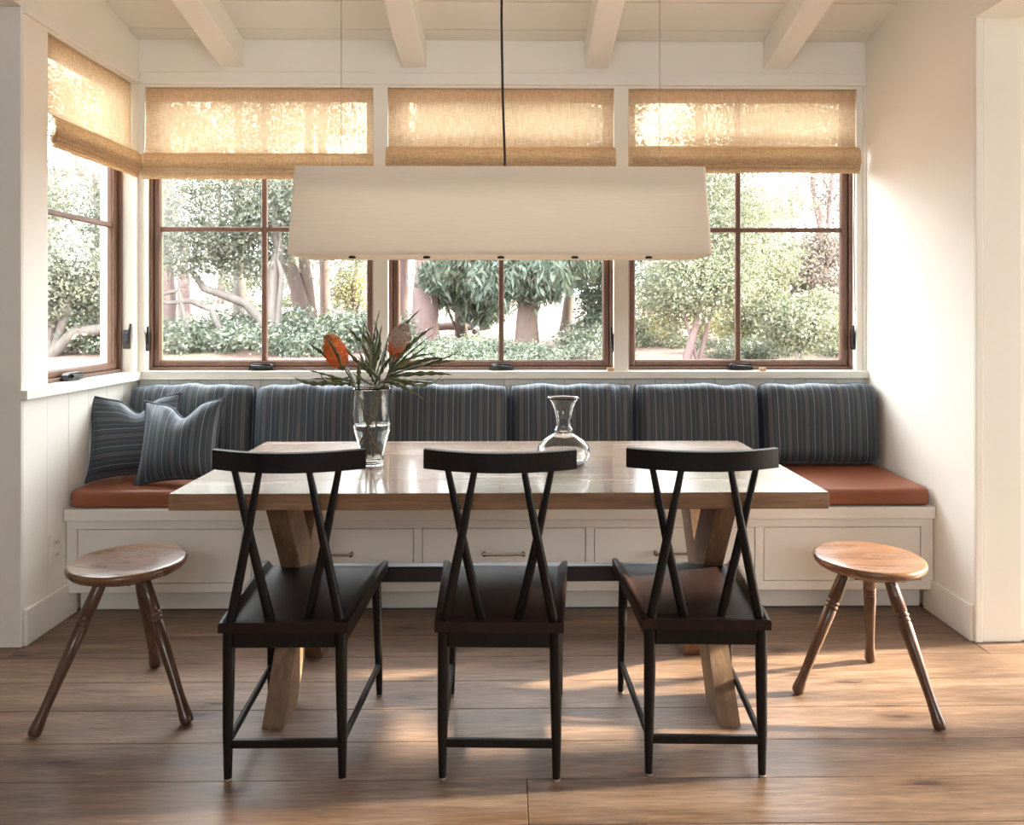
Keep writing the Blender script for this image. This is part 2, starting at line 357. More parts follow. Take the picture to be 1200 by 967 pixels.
# floor
floor = MB().box(-4.3, 4.3, -3.1, YB, -0.14, -0.022).build('floor', M['gap'], kind='structure')
rng = random.Random(4)
PW = 0.183
rows = []
x0_, x1_ = XL+0.004, XR-0.004
y = 2.052
k = -7
while y + k*PW < YB - 0.5:
    rows.append((y + k*PW, y + (k+1)*PW, k)); k += 1
for (ya, yb, kk) in rows:
    x0, x1 = (-2.6, 2.6)
    if ya >= YN - 0.12:
        if ya < YN:
            for a, b in ((-2.6, x0_), (x1_, 2.6)):
                o = MB().bbox(-(b-a)/2+0.0007, (b-a)/2-0.0007, -(YN+0.01-ya)/2+0.0007, (YN+0.01-ya)/2-0.0007, -0.0215, 0, 0.0012, 1).build('plank', M['floor'], floor)
                o.location = ((a+b)/2, (ya+YN+0.01)/2, 0)
        x0, x1 = x0_, x1_
    yb = min(yb, 3.232)
    if yb - ya < 0.02: continue
    cuts = [0.046] if kk == -1 else [rng.choice([-2.2, -1.55, 2.1, 2.3])]
    if kk == -1: cuts = [-2.1, 0.046]
    xs = [x0] + [c for c in sorted(cuts) if x0+0.2 < c < x1-0.2] + [x1]
    for a, b in zip(xs[:-1], xs[1:]):
        mb = MB()
        z = rng.uniform(-0.0006, 0.0)
        mb.bbox(-(b-a)/2+0.0007, (b-a)/2-0.0007, -(yb-ya)/2+0.0007, (yb-ya)/2-0.0007, -0.0215, z, 0.0012, 1)
        o = mb.build('plank', M['floor'], floor); o.location = ((a+b)/2, (ya+yb)/2, 0)

# back wall with window openings, and the boards below the sill
mb = MB()
xs = [XL-WT] + [v for p in OPEN for v in p] + [XR+WT]
for i in range(0, len(xs), 2): mb.box(xs[i], xs[i+1], YB, YB+WT, SB-0.03, ST)
mb.box(XL-WT, XR+WT, YB, YB+WT, ST, 2.80)
mb.box(XL-WT, XR+WT, YB+0.012, YB+WT, 0.0, SB-0.03)
wall_back = mb.build('wall_back', M['wall'], kind='structure')
bw = 0.1493
nb = round((XR-XL)/bw); bw = (XR-XL)/nb
bmesh_board = MB().bbox(-bw/2+0.0012, bw/2-0.0012, -0.012, 0.0, 0.0, SB-0.034-0.52, 0.002, 1)
for i in range(nb):
    o = bmesh_board.build('panel_board', M['trim'], wall_back) if i == 0 else ob.copy()
    if i == 0: ob = o
    else: COL.objects.link(o)
    o.location = (XL+bw*(i+0.5), YB+0.0119, 0.52)

# left wall (window opening) + head over the side opening
mb = MB()
mb.box(XL-WT, XL, YN, LY0, 0, 2.95); mb.box(XL-WT, XL, LY1, YB, SB-0.03, ST); mb.box(XL-WT, XL, LY0, YB, ST, 2.95)
mb.box(XL-WT, XL-0.012, LY0, YB, 0, SB-0.03)
mb.box(XL-WT, XL, -3.0, YN, 2.385, 4.0)
wall_left = mb.build('wall_left', M['wall'], kind='structure')
MB().bbox(XL-0.012, XL, LY0, 3.18-0.0006, 0.0, SB-0.034, 0.002, 1).build('panel_board', M['trim'], wall_left)
for a in (3.18, 3.33, 3.48, 3.63):
    MB().bbox(XL-0.012, XL, a+0.0006, min(a+0.15, YB)-0.0006, 0.0, SB-0.034, 0.002, 1).build('panel_board', M['trim'], wall_left)
# right wall
mb = MB(); mb.box(XR, XR+WT, YN, YB, 0, 2.95); mb.box(XR, XR+WT, -3.0, YN, 2.36, 4.0)
wall_right = mb.build('wall_right', M['wall'], kind='structure')

# side spaces: walls facing the room at each side, outer walls, rear wall
mb = MB(); mb.box(-4.3, XL-WT, YN+0.03, YN+0.15, 0, 2.62)
mb.build('wall_side_left', M['wall'], kind='structure')
mb = MB(); mb.box(XR+WT, 2.25, YN+0.012, YN+0.13, 0, 2.62); mb.box(2.13, 2.25, YN+0.13, 3.42, 0, 2.62); mb.box(2.13, 4.3, 3.42, 3.54, 0, 2.62)
mb.build('wall_side_right', M['wall'], kind='structure')
mb = MB(); mb.box(-4.42, -4.3, -3.1, YN+0.15, -0.1, 4.1); mb.build('wall_outer_left', M['wall'], kind='structure')
# right outer wall: unseen glazed doorway added to shape the low sun
mb = MB(); mb.box(4.3, 4.42, -3.1, 0.7, -0.1, 2.62); mb.box(4.3, 4.42, 3.36, 3.54, -0.1, 2.62); mb.box(4.3, 4.42, 0.7, 3.36, 2.0, 2.62)
mb.box(XR+WT, 4.42, -3.1, 3.54, 2.62, 2.70)
mb.build('wall_outer_right', M['wall'], kind='structure')
MB().box(-4.42, XL-WT, -3.1, YN+0.15, 2.62, 2.70).build('ceiling_side_left', M['wall'], kind='structure')
mb = MB(); mb.box(-4.3, -0.95, -3.12, -3.0, 0, 4.1); mb.box(1.15, 4.3, -3.12, -3.0, 0, 4.1); mb.box(-0.95, 1.15, -3.12, -3.0, 0, 1.95); mb.box(-0.95, 1.15, -3.12, -3.0, 2.85, 4.1)  # unseen rear wall, its high opening added to let in fill light
mb.build('wall_rear', M['wall'], kind='structure')
d2 = MB()
for yy in (0.74, 1.6, 2.46, 2.56, 3.32): d2.box(4.33, 4.39, yy-0.04, yy+0.04, 0.0, 2.0)
for zz in (0.06, 1.94): d2.box(4.33, 4.39, 0.7, 3.36, zz-0.05, zz+0.06)
d2.box(4.34, 4.38, 0.7, 3.36, 0.93, 0.96)
d2.build('added_sun_door', M['window_wood'], kind='structure')  # unseen door bars, added to break the sun into streaks
def sheer():
    m, nt, out = new_mat('sun_softening_sheer'); t = N(nt, 'ShaderNodeBsdfTransparent'); t.inputs[0].default_value = (1, 1, 1, 1)
    tr = N(nt, 'ShaderNodeBsdfTranslucent'); tr.inputs[0].default_value = (0.7, 0.67, 0.62, 1); mx = N(nt, 'ShaderNodeMixShader'); mx.inputs[0].default_value = 0.62
    nt.links.new(t.outputs[0], mx.inputs[1]); nt.links.new(tr.outputs[0], mx.inputs[2]); nt.links.new(mx.outputs[0], out.inputs[0]); return m
m = MB(); n_ = 90; vs = []  # unseen sheer sheet, added to weaken the sun through the doorway's nearer part
for zz in (0.03, 2.08):
    for i in range(n_+1): vs.append((4.22+0.025*math.sin(i*0.9), 0.6+1.95*i/n_, zz))
m.add(vs, [(i, i+1, n_+2+i, n_+1+i) for i in range(n_)], True)
m.build('sun_softening_sheer', sheer(), label='unseen sheer white curtain added to soften the sun at the side doorway', cat='curtain')

# ceiling: sloping boards and beams
CS = MB()
CS.add([(XL-WT, YB+WT, ceil_z(YB+WT)+0.02), (XR+WT, YB+WT, ceil_z(YB+WT)+0.02), (XR+WT, -3.1, ceil_z(-3.1)+0.02), (XL-WT, -3.1, ceil_z(-3.1)+0.02),
        (XL-WT, YB+WT, ceil_z(YB+WT)+0.12), (XR+WT, YB+WT, ceil_z(YB+WT)+0.12), (XR+WT, -3.1, ceil_z(-3.1)+0.12), (XL-WT, -3.1, ceil_z(-3.1)+0.12)],
       [(0,1,2,3),(4,7,6,5),(0,4,5,1),(1,5,6,2),(2,6,7,3),(3,7,4,0)])
ceiling = CS.build('ceiling', M['gap'], kind='structure')
sl = math.atan(0.2)
y1 = YB; first = True
edges = [YB, 3.681] + [3.681-0.224*i for i in range(1, 31)]
for ya, yb in zip(edges[1:], edges[:-1]):
    g = 0.0028
    def cz(y): return ceil_z(y)
    v = [(XL, yb-g, cz(yb-g)), (XR, yb-g, cz(yb-g)), (XR, ya+g, cz(ya+g)), (XL, ya+g, cz(ya+g))]
    v += [(x, y, z+0.019) for (x, y, z) in v]
    MB().add(v, [(0,3,2,1),(4,5,6,7),(0,1,5,4),(1,2,6,5),(2,3,7,6),(3,0,4,7)]).build('ceiling_board', M['wall'], ceiling)
for xa, xb in ((-1.42, -1.301), (-0.531, -0.41), (0.37, 0.487), (1.250, 1.372)):
    g = 0.0; dz = 0.135
    bm = bmesh.new()
    v = [(xa, YB+0.01), (xb, YB+0.01), (xb, -3.0), (xa, -3.0)]
    lo = [bm.verts.new((x, y, ceil_z(y)-dz)) for x, y in v]; hi = [bm.verts.new((x, y, ceil_z(y)+0.004)) for x, y in v]
    for f in ((0,3,2,1),): bm.faces.new([lo[i] for i in f])
    bm.faces.new([hi[i] for i in (0,1,2,3)])
    for i in range(4): bm.faces.new([lo[i], lo[(i+1) % 4], hi[(i+1) % 4], hi[i]])
    bmesh.ops.recalc_face_normals(bm, faces=bm.faces[:])
    es = [e for e in bm.edges if all(vv in lo for vv in e.verts)]
    bmesh.ops.bevel(bm, geom=es, offset=0.009, segments=2, affect='EDGES', profile=0.5)
    MB().from_bm(bm, False).build('beam', M['trim'], ceiling); bm.free()

# trim: head band, casing edges, sill, baseboards
t = MB(); t.bbox(XL+0.013, XR, YB-0.012, YB+0.001, 2.361, 2.418, 0.002, 1); t.build('trim_1', M['trim'], kind='structure')
t = MB(); t.bbox(XL-0.001, XL+0.012, YN, YB, 2.361, 2.418, 0.002, 1); t.build('trim_2', M['trim'], kind='structure')
t = MB()
sill = [(XL-0.0, 2.862), (XL+0.030, 2.862), (XL+0.030, YB-0.032), (XR, YB-0.032), (XR, YB+0.001), (XL, YB+0.001)]
bm = bmesh.new()
lo = [bm.verts.new((x, y, SB-0.036)) for x, y in sill]; hi = [bm.verts.new((x, y, SB)) for x, y in sill]
bm.faces.new(lo[::-1]); bm.faces.new(hi)
for i in range(6): bm.faces.new([lo[i], lo[(i+1) % 6], hi[(i+1) % 6], hi[i]])
bmesh.ops.bevel(bm, geom=[e for e in bm.edges if abs(e.verts[0].co.z-e.verts[1].co.z) < 1e-6], offset=0.003, segments=2, affect='EDGES', profile=0.5)
t.from_bm(bm, False); bm.free(); t.build('trim_3', M['trim'], kind='structure')
# corner post strip beside left window, and casing bead of the right side
t = MB(); t.box(XR-0.012, XR, YB-0.014, YB, SB, 2.36); t.build('trim_4', M['trim'], kind='structure')
t = MB(); t.bbox(XL-WT-0.02, XL-WT+0.035, YN-0.004, YN+0.03, 0, 2.385, 0.003, 1); t.bbox(XL-WT+0.04, XL+0.0, YN-0.012, YN, 0, 2.385, 0.003, 1); t.build('trim_5', M['trim'], kind='structure')
t = MB(); t.bbox(XR, XR+0.03, YN-0.012, YN, 0, 2.36, 0.003, 1); t.bbox(XR+0.034, XR+WT+0.02, YN-0.004, YN+0.012, 0, 2.36, 0.002, 1); t.build('trim_6', M['trim'], kind='structure')
def baseboard(name, x0, x1, y0, y1):
    MB().bbox(x0, x1, y0, y1, 0, 0.138, 0.004, 2).build(name, M['trim'], kind='structure')
baseboard('baseboard_left', XL, XL+0.014, YN, 3.22)
baseboard('baseboard_right', XR-0.014, XR, YN, 3.22)

# door at the far left edge
door = empty('door_1', (-2.35, YN+0.012, 0), kind='structure')
MB().bbox(-0.36, 0.36, -0.018, 0.016, 0.01, 2.36, 0.003, 1).build('panel', M['trim'], door)
kb = MB(); kb.lathe([(0.0, 0), (0.012, 0.0), (0.010, 0.02), (0.017, 0.03), (0.019, 0.04), (0.012, 0.05), (0, 0.052)], (0, 0, 0), 16, Matrix.Rotation(R(90), 3, 'X'))
k_ = kb.build('door_knob', M['black'], door); k_.location = (0.44, -0.012, 0.925)

# ---------------------------------------------------------------- windows
def frame_ring(mb, a0, a1, z0, z1, w, d0, d1, wb=None, r=0.002):
    # a: horizontal axis range, d: depth range; returns boxes in (a, depth, z)
    wb = wb or w
    mb.bbox(a0, a0+w, d0, d1, z0, z1, r, 1); mb.bbox(a1-w, a1, d0, d1, z0, z1, r, 1)
    mb.bbox(a0+w, a1-w, d0, d1, z0, z0+wb, r, 1); mb.bbox(a0+w, a1-w, d0, d1, z1-w, z1, r, 1)
def make_window(idx, x0, x1, loc, rz, crank_x, latch=None, lz=1.12, vbar=True):
    w = x1-x0; h = ST-SB
    root = empty('window_%d' % idx, loc, rz, kind='structure')
    jb = MB()   # white jamb lining
    jb.box(0, 0.006, 0.0, 0.15, 0, h); jb.box(w-0.006, w, 0.0, 0.15, 0, h); jb.box(0.006, w-0.006, 0, 0.15, h-0.006, h); jb.box(0.006, w-0.006, 0, 0.15, -0.02, 0.001)
    jb.build('jamb', M['trim'], root)
    f = MB(); frame_ring(f, 0.006, w-0.006, 0.001, h-0.006, 0.014, 0.05, 0.12, 0.016); f.build('window_frame', M['window_wood'], root)
    f = MB(); frame_ring(f, 0.0205, w-0.0205, 0.0175, h-0.0205, 0.030, 0.066, 0.105, 0.028, 0.004)
    frame_ring(f, 0.046, w-0.046, 0.042, h-0.046, 0.007, 0.078, 0.10, 0.007, 0.002)
    f.build('sash', M['window_wood'], root)
    zm = 1.66-SB
    cols = [(0.0505, w/2-0.0132), (w/2+0.0132, w-0.0505)] if vbar else [(0.0505, w-0.0505)]
    if vbar: MB().bbox(w/2-0.013, w/2+0.013, 0.074, 0.100, 0.0455, h-0.0505, 0.004, 1).build('muntin', M['window_wood'], root)
    mh = MB()
    for (a, b) in cols: mh.bbox(a, b, 0.075, 0.099, zm-0.012, zm+0.012, 0.004, 1)
    mh.build('muntin', M['window_wood'], root)
    for (a, b) in cols:
        for (c, d) in ((0.0455, zm-0.012), (zm+0.012, h-0.051)):
            MB().box(a, b, 0.085, 0.089, c, d).build('pane', M['pane'], root)
    # crank: folded operator cover
    cx = crank_x; cr = MB()
    cr.prism([(cx-0.062, 0.004), (cx+0.062, 0.004), (cx+0.054, 0.026), (cx+0.044, 0.034), (cx-0.044, 0.034), (cx-0.054, 0.026)], 'y', 0.022, 0.05)
    cr.tube([(cx+0.05, 0.02, 0.016), (cx+0.02, 0.012, 0.019), (cx-0.045, 0.012, 0.022)], [0.007, 0.006, 0.008], 8)
    cr.build('crank', M['black'], root)
    if latch:
        s = -1 if latch == 'right' else 1
        xx = w-0.007 if latch == 'right' else 0.007
        z = lz-SB; la = MB()
        la.tube([(xx, 0.03, z-0.055), (xx+s*0.006, 0.02, z-0.03), (xx+s*0.008, 0.016, z), (xx+s*0.012, 0.006, z+0.05)], [0.009, 0.008, 0.007, 0.005], 8)
        la.bbox(min(xx, xx+s*0.008), max(xx, xx+s*0.008), 0.012, 0.045, z-0.07, z+0.02, 0.003, 1)
        la.build('latch', M['black'], root)
    return root
make_window(1, *OPEN[0], (OPEN[0][0], YB, SB), 0, 0.565, 'left', 1.125)
make_window(2, *OPEN[1], (OPEN[1][0], YB, SB), 0, 0.563, 'right', 1.12)
make_window(3, *OPEN[2], (OPEN[2][0], YB, SB), 0, 0.57, 'right', 1.13)
# left window: local x runs along +y, depth towards -x
make_window(4, LY0, LY1, (XL, LY0, SB), R(90), 0.24, 'right', 1.14, False)

# ---------------------------------------------------------------- roman shades
def roman(label, w, zb, loc, rz):
    """local: x along width, -y towards the room, z absolute"""
    root = empty('roman_shade', loc, rz, label, 'window shade', 'woven linen roman shades')
    pile = zb + 0.125
    m = MB()
    n = 40; vs = []; fs = []
    rows_ = [(ST-0.008, 0.0), (ST-0.03, -0.004), (2.25, -0.004), (2.15, -0.004), (2.06, -0.006), (pile+0.012, -0.010), (pile, -0.026), (pile-0.004, -0.028)]
    for j, (z, yy) in enumerate(rows_):
        for i in range(n+1):
            x = w*i/n; wv = 0.0025*noise.noise(Vector((x*5+loc[0]*3+rz, z*2, 1.7)))
            vs.append((x, yy+wv, z))
    for j in range(len(rows_)-1):
        for i in range(n): fs.append((j*(n+1)+i, j*(n+1)+i+1, (j+1)*(n+1)+i+1, (j+1)*(n+1)+i))
    m.add(vs, fs, True); m.build('shade_panel', M['shade'], root)
    # stacked folds, each drooping a little in front of the other
    for k in range(4):
        m = MB(); zt = pile + 0.003 - k*0.004; z2 = zb + 0.042 - k*0.014
        y0 = -0.026 - 0.0075*(3-k)
        if k == 0: prof = [(zt, -0.028), (zt-0.02, -0.048), (z2+0.01, -0.055), (z2+0.003, -0.060), (z2, -0.055), (z2+0.004, -0.049), (zt-0.022, -0.040), (zt-0.005, -0.030)]
        else: yf = -0.056+0.0075*k; prof = [(z2+0.034, yf+0.004), (z2+0.018, yf+0.002), (z2+0.006, yf-0.002), (z2, yf+0.002), (z2+0.002, yf+0.007), (z2+0.03, yf+0.009), (z2+0.05, yf+0.009)]
        vs = []; fs = []
        for (z, yy) in prof:
            for i in range(n+1):
                x = -0.006 + (w+0.012)*i/n
                vs.append((x, yy+0.003*noise.noise(Vector((x*4+k*3.1+rz, z*3, loc[0]))), z+0.0025*noise.noise(Vector((x*3, k*5.0, loc[0])))))
        for j in range(len(prof)-1):
            for i in range(n): fs.append((j*(n+1)+i, j*(n+1)+i+1, (j+1)*(n+1)+i+1, (j+1)*(n+1)+i))
        m.add(vs, fs, True); m.build('fold', M['shade'], root)
    MB().bbox(0.002, w-0.002, 0.004, 0.03, ST-0.028, ST-0.0065, 0.002, 1).build('head_rail', M['tan'], root)
    return root
roman('tan woven roman shade half lowered on the left of the three back windows', 1.128-0.016, 1.893, (OPEN[0][0]+0.008, YB+0.012, 0), 0)
roman('tan woven roman shade on the middle back window, right behind the black lamp cord', 1.125-0.016, 1.925, (OPEN[1][0]+0.008, YB+0.012, 0), 0)
roman('tan woven roman shade on the right-hand back window, beside the right wall', 1.142-0.016, 1.928, (OPEN[2][0]+0.008, YB+0.012, 0), 0)
roman('bright tan roman shade on the side window in the left wall', (LY1-LY0)-0.016, 1.895, (XL-0.012, LY0+0.008, 0), R(90))

# shade cord by the right window, and two small tan blocks on the sill
c = MB().tube([(1.705, YB-0.002, 1.93), (1.700, YB-0.004, 1.6), (1.704, YB-0.006, 1.34), (1.706, YB-0.006, 1.25)], 0.0022, 6)
tag(c.build('shade_cord', M['glide']), 'thin pale pull cord hanging beside the right window frame', 'cord')
MB().bbox(1.228, 1.262, YB-0.020, YB-0.002, SB+0.0003, SB+0.017, 0.003, 2).build('wood_block', M['tan'], label='small tan wooden block on the sill just right of the right window crank', cat='block')
MB().bbox(0.478, 0.514, YB-0.020, YB-0.002, SB+0.0003, SB+0.017, 0.003, 2).build('wood_block', M['tan'], label='small tan wooden block on the sill at the right end of the middle window', cat='block')

# outlet on the left wall
ol = empty('wall_outlet', (XL, 3.085, 0.305), 0, 'white double wall outlet low on the left wall above the stool', 'outlet')
MB().bbox(-0.001, 0.006, -0.038, 0.038, -0.062, 0.062, 0.003, 2).build('cover_plate', M['plate'], ol)
for s in (-1, 1):
    rc = MB().bbox(0.004, 0.009, -0.017, 0.017, s*0.025-0.016, s*0.025+0.016, 0.003, 2).build('socket', M['plate'], ol)
    sl_ = MB(); sl_.box(0.0085, 0.0095, -0.008, -0.005, s*0.025-0.006, s*0.025+0.006); sl_.box(0.0085, 0.0095, 0.005, 0.008, s*0.025-0.006, s*0.025+0.006)
    sl_.build('slot', M['black'], rc)

# ---------------------------------------------------------------- built-in bench
BY = 3.14
bench = empty('window_bench', (0, BY, 0), 0, 'long white built-in bench with drawers under the windows', 'bench')
g = 0.003
MB().bbox(XL+g, XR-g, 0.0, YB-BY-0.003, 0.396, 0.444, 0.004, 2).build('bench_top', M['bench'], bench)
DR = [(-1.765, -1.098), (-1.058, -0.395), (-0.357, 0.312), (0.350, 1.012), (1.052, 1.702)]
z0, z1 = 0.098, 0.395; dz0, dz1 = 0.138, 0.356
fr = MB(); fr.bbox(XL+g, XR-g, 0.020, 0.042, z0, dz0-0.0025, 0.0015, 1); fr.bbox(XL+g, XR-g, 0.020, 0.042, dz1+0.0025, z1, 0.0015, 1)
xs = [XL+g] + [v for p in DR for v in p] + [XR-g]
for i in range(0, len(xs), 2):
    a = xs[i] + (0.0025 if i else 0); b = xs[i+1] - (0.0025 if i+2 < len(xs) else 0)
    fr.bbox(a, b, 0.0201, 0.042, dz0-0.0025, dz1+0.0025, 0.001, 1)
fr.build('face_frame', M['bench'], bench)
MB().box(XL+g, XR-g, 0.060, 0.075, z0, z1-0.001).build('carcass', M['gap'], bench)
for (a, b) in DR:
    d = MB().bbox(a, b, 0.0215, 0.050, dz0, dz1, 0.0015, 1).build('drawer', M['bench'], bench)
    cx = (a+b)/2; h = MB(); hz = 0.258
    h.bbox(cx-0.088, cx+0.088, -0.012, -0.003, hz-0.005, hz+0.005, 0.003, 2)
    for s in (-1, 1): h.lathe([(0.0, 0), (0.010, 0), (0.008, 0.006), (0.006, 0.03)], (cx+s*0.080, -0.008, hz), 10, Matrix.Rotation(R(-90), 3, 'X'))
    h.build('handle', M['pull'], d)
MB().bbox(XL+g+0.016, XR-g-0.016, 0.095, 0.112, 0.002, z0, 0.002, 1).build('toe_kick', M['bench'], bench)

def cushion_grid(w, h, t, p, q, nu, nv, pinch=0.0, wr=0.0, seed=0.0, ear=0.0, lean_top=0.0):
    """pillow in local xz, thickness along y (front is -y)."""
    vs = []; uv = []; fs = []
    def prof(u): return max(0.0, 1-abs(u)**p)**q
    for side in (-1, 1):
        for j in range(nv+1):
            for i in range(nu+1):
                u = -1+2*i/nu; v = -1+2*j/nv
                # denser towards the rim
                u = math.copysign(1-(1-abs(u))**1.5, u); v = math.copysign(1-(1-abs(v))**1.5, v)
                T = prof(u)*prof(v)
                x = w/2*u*(1-pinch*(1-v*v)); z = h/2*v*(1-pinch*(1-u*u)*1.3)
                x += ear*math.copysign(abs(u)**6*abs(v)**6, u); z += ear*math.copysign(abs(u)**6*abs(v)**6, v)
                nz = noise.noise(Vector((x*7+seed, z*5+side*3, seed)))*0.6 + noise.noise(Vector((x*17+seed, z*6, seed+side*5)))*0.4
                topw = max(0, v)**3*noise.noise(Vector((x*22+seed, 0.3, seed)))*1.3
                y = side*(t/2*T + wr*(nz+topw)*min(1, T*3))
                edge_r = 0.0
                z += wr*0.9*noise.noise(Vector((x*9+seed*2, 0, 7)))*max(0, v)**4
                vs.append((x, y, z + h/2)); uv.append((w/2*u, h/2*v))
    n1 = (nu+1)*(nv+1)
    for s in (0, 1):
        for j in range(nv):
            for i in range(nu):
                a = s*n1+j*(nu+1)+i; f = (a, a+1, a+nu+2, a+nu+1)
                fs.append(f if s == 0 else f[::-1])
    per = [i for i in range(nu+1)] + [j*(nu+1)+nu for j in range(1, nv+1)] + [nv*(nu+1)+i for i in range(nu-1, -1, -1)] + [j*(nu+1) for j in range(nv-1, 0, -1)]
    for a, b in zip(per, per[1:]+per[:1]): fs.append((a, a+n1, b+n1, b)) 
    m = MB(); m.add(vs, fs, True); m.uv = uv
    return m, [Vector(vs[i]) for i in per]

# seat cushion
def seat_cushion():
    w = (XR-XL)-0.034; dp = YB-BY-0.04; bm = bmesh.new(); bmesh.ops.create_cube(bm, size=1)
    for v in bm.verts: v.co = Vector((v.co.x*w, v.co.y*dp, v.co.z*0.072))
    bmesh.ops.bevel(bm, geom=bm.edges[:], offset=0.022, segments=4, profile=0.55, affect='EDGES')
    for i in range(1, 36):
        bmesh.ops.bisect_plane(bm, geom=bm.verts[:]+bm.edges[:]+bm.faces[:], plane_co=(-w/2+w*i/36, 0, 0), plane_no=(1, 0, 0))
    for i in range(1, 7):
        bmesh.ops.bisect_plane(bm, geom=bm.verts[:]+bm.edges[:]+bm.faces[:], plane_co=(0, -dp/2+dp*i/7, 0), plane_no=(0, 1, 0))
    for v in bm.verts:
        if v.co.z > 0: v.co.z += 0.006*noise.noise(Vector((v.co.x*3, v.co.y*5, 0))) + 0.005*(1-(2*v.co.y/dp)**2)
    m = MB().from_bm(bm, True); bm.free(); return m
sc_ = seat_cushion().build('seat_cushion', M['leather'], label='long rust orange leather cushion covering the white window bench', cat='cushion')
sc_.location = ((XL+XR)/2, BY+0.012+(YB-BY-0.04)/2, 0.444+0.0375)

# six striped back cushions
BC = ['striped dark blue back cushion in the left corner behind the two throw pillows', 'striped dark blue back cushion left of the flower vase, second from the left wall',
      'striped dark blue back cushion directly behind and right of the flower vase', 'striped dark grey back cushion behind the glass carafe',
      'striped dark grey back cushion second from the right wall', 'striped dark grey back cushion against the right wall']
cw = (XR-XL)/6
bpx = [-1.790, -1.205, -0.602, -0.004, 0.590, 1.187, 1.752]
for i in range(6):
    a, b = bpx[i], bpx[i+1]
    m, per = cushion_grid(b-a-0.002, 0.384, 0.165, 6, 0.48, 44, 26, 0.006, 0.017, 3.7*i+1.3, -0.013)
    o = m.build('back_cushion', M['stripe'], label=BC[i], cat='cushion', group='striped back cushions along the bench')
    o.location = ((a+b)/2, 3.633, 0.523); o.rotation_euler = (R(-6.5), 0, R([1.5, 0, -0.6, 0.5, 0, -1.5][i]))
    # seam cord down the side
    t = MB(); pp = per[20:20+34] if False else per
    t.tube(pp + [pp[0]], 0.0028, 6, False); t.build('piping', M['piping'], o)

def throw(label, loc, rot, uvrot, seed, w=0.37):
    m, per = cushion_grid(w, w, 0.135, 2.6, 0.62, 26, 26, 0.075, 0.009, seed, 0.008)
    # crease chopped into the top middle
    nv = []
    for (x, y, z) in m.v:
        c = math.exp(-((x-0.012)/0.05)**2)*max(0, (z-w*0.55)/(w*0.45))**1.5
        nv.append((x, y*(1-0.35*c), z-0.075*c))
    m.v = nv
    per = [Vector((x, y, z-0.075*math.exp(-((x-0.012)/0.05)**2)*max(0, (z-w*0.55)/(w*0.45))**1.5)) for (x, y, z) in per]
    if uvrot: m.uv = [(v+0.01, u) for (u, v) in m.uv]
    o = m.build('throw_pillow', M['stripe'], label=label, cat='pillow', group='striped throw pillows in the bench corner')
    o.location = loc; o.rotation_euler = rot
    t = MB(); t.tube(per + [per[0], per[1]], 0.0048, 8, False); t.build('piping', M['piping'], o)
    return o
throw('striped blue throw pillow leaning on the left wall, its stripes running sideways', (-1.622, 3.335, 0.533), (R(-16), R(-1), R(17)), True, 2.0, 0.355)
throw('striped blue throw pillow with vertical stripes, in front of the other pillow', (-1.395, 3.225, 0.533), (R(-20), R(-4), R(-5)), False, 9.0, 0.35)

# ---------------------------------------------------------------- table
TX0, TX1, TY0, TY1 = -0.934, 0.884, 2.113, 2.958
table = empty('dining_table', ((TX0+TX1)/2, 2.60, 0), 0, 'long oak dining table with a glossy top and crossed legs', 'table')
tx, ty = table.location.x, 2.60
bnd = [TY0, 2.29, 2.46, 2.635, 2.80, TY1]
top = MB().box(TX0-tx+0.004, TX1-tx-0.004, TY0-ty+0.004, TY1-ty-0.004, 0.706, 0.745).build('table_core', M['table'], table)
for a, b in zip(bnd[:-1], bnd[1:]):
    MB().bbox(TX0-tx, TX1-tx, a-ty+0.0001, b-ty-0.0001, 0.704, 0.75, 0.0015, 1).build('top_board', M['table'], table)
def beam_yz(x0, x1, ya, za, yb, zb, hw):
    # leg in the yz plane: cut level at top and bottom; hw = horizontal half width
    return MB().prism([(ya-hw, za), (ya+hw, za), (yb+hw, zb), (yb-hw, zb)], 'x', x0, x1)
for cx in (-0.708, 0.664):
    c = cx - tx
    # front foot rising to the back, and back foot rising to the front
    beam_yz(c-0.032, c+0.032, -0.220, 0.0, 0.265, 0.7035, 0.078).build('leg', M['leg_oak'], table)
    l2 = MB()
    def yy(z): return 0.265 - (0.265+0.220)*z/0.7035
    # the other leg is halved round the first: lower and upper pieces
    l2.prism([(yy(0)-0.078, 0), (yy(0)+0.078, 0), (yy(0.30)+0.078, 0.30), (yy(0.30)-0.078+0.0, 0.30)], 'x', c-0.0318, c+0.0318)
    l2.prism([(yy(0.30)-0.078, 0.30), (yy(0.30)+0.078, 0.30), (yy(0.41)+0.078, 0.41), (yy(0.41)-0.078, 0.41)], 'x', c-0.0317, c+0.0317)
    l2.prism([(yy(0.41)-0.078, 0.41), (yy(0.41)+0.078, 0.41), (yy(0.7035)+0.078, 0.7035), (yy(0.7035)-0.078, 0.7035)], 'x', c-0.0318, c+0.0318)
    l2.build('leg', M['leg_oak'], table)
MB().bbox(-0.708-tx-0.02, 0.664-tx+0.02, -0.012, 0.032, 0.338, 0.390, 0.003, 1).build('stretcher', M['steel'], table, label='black steel stretcher bar')

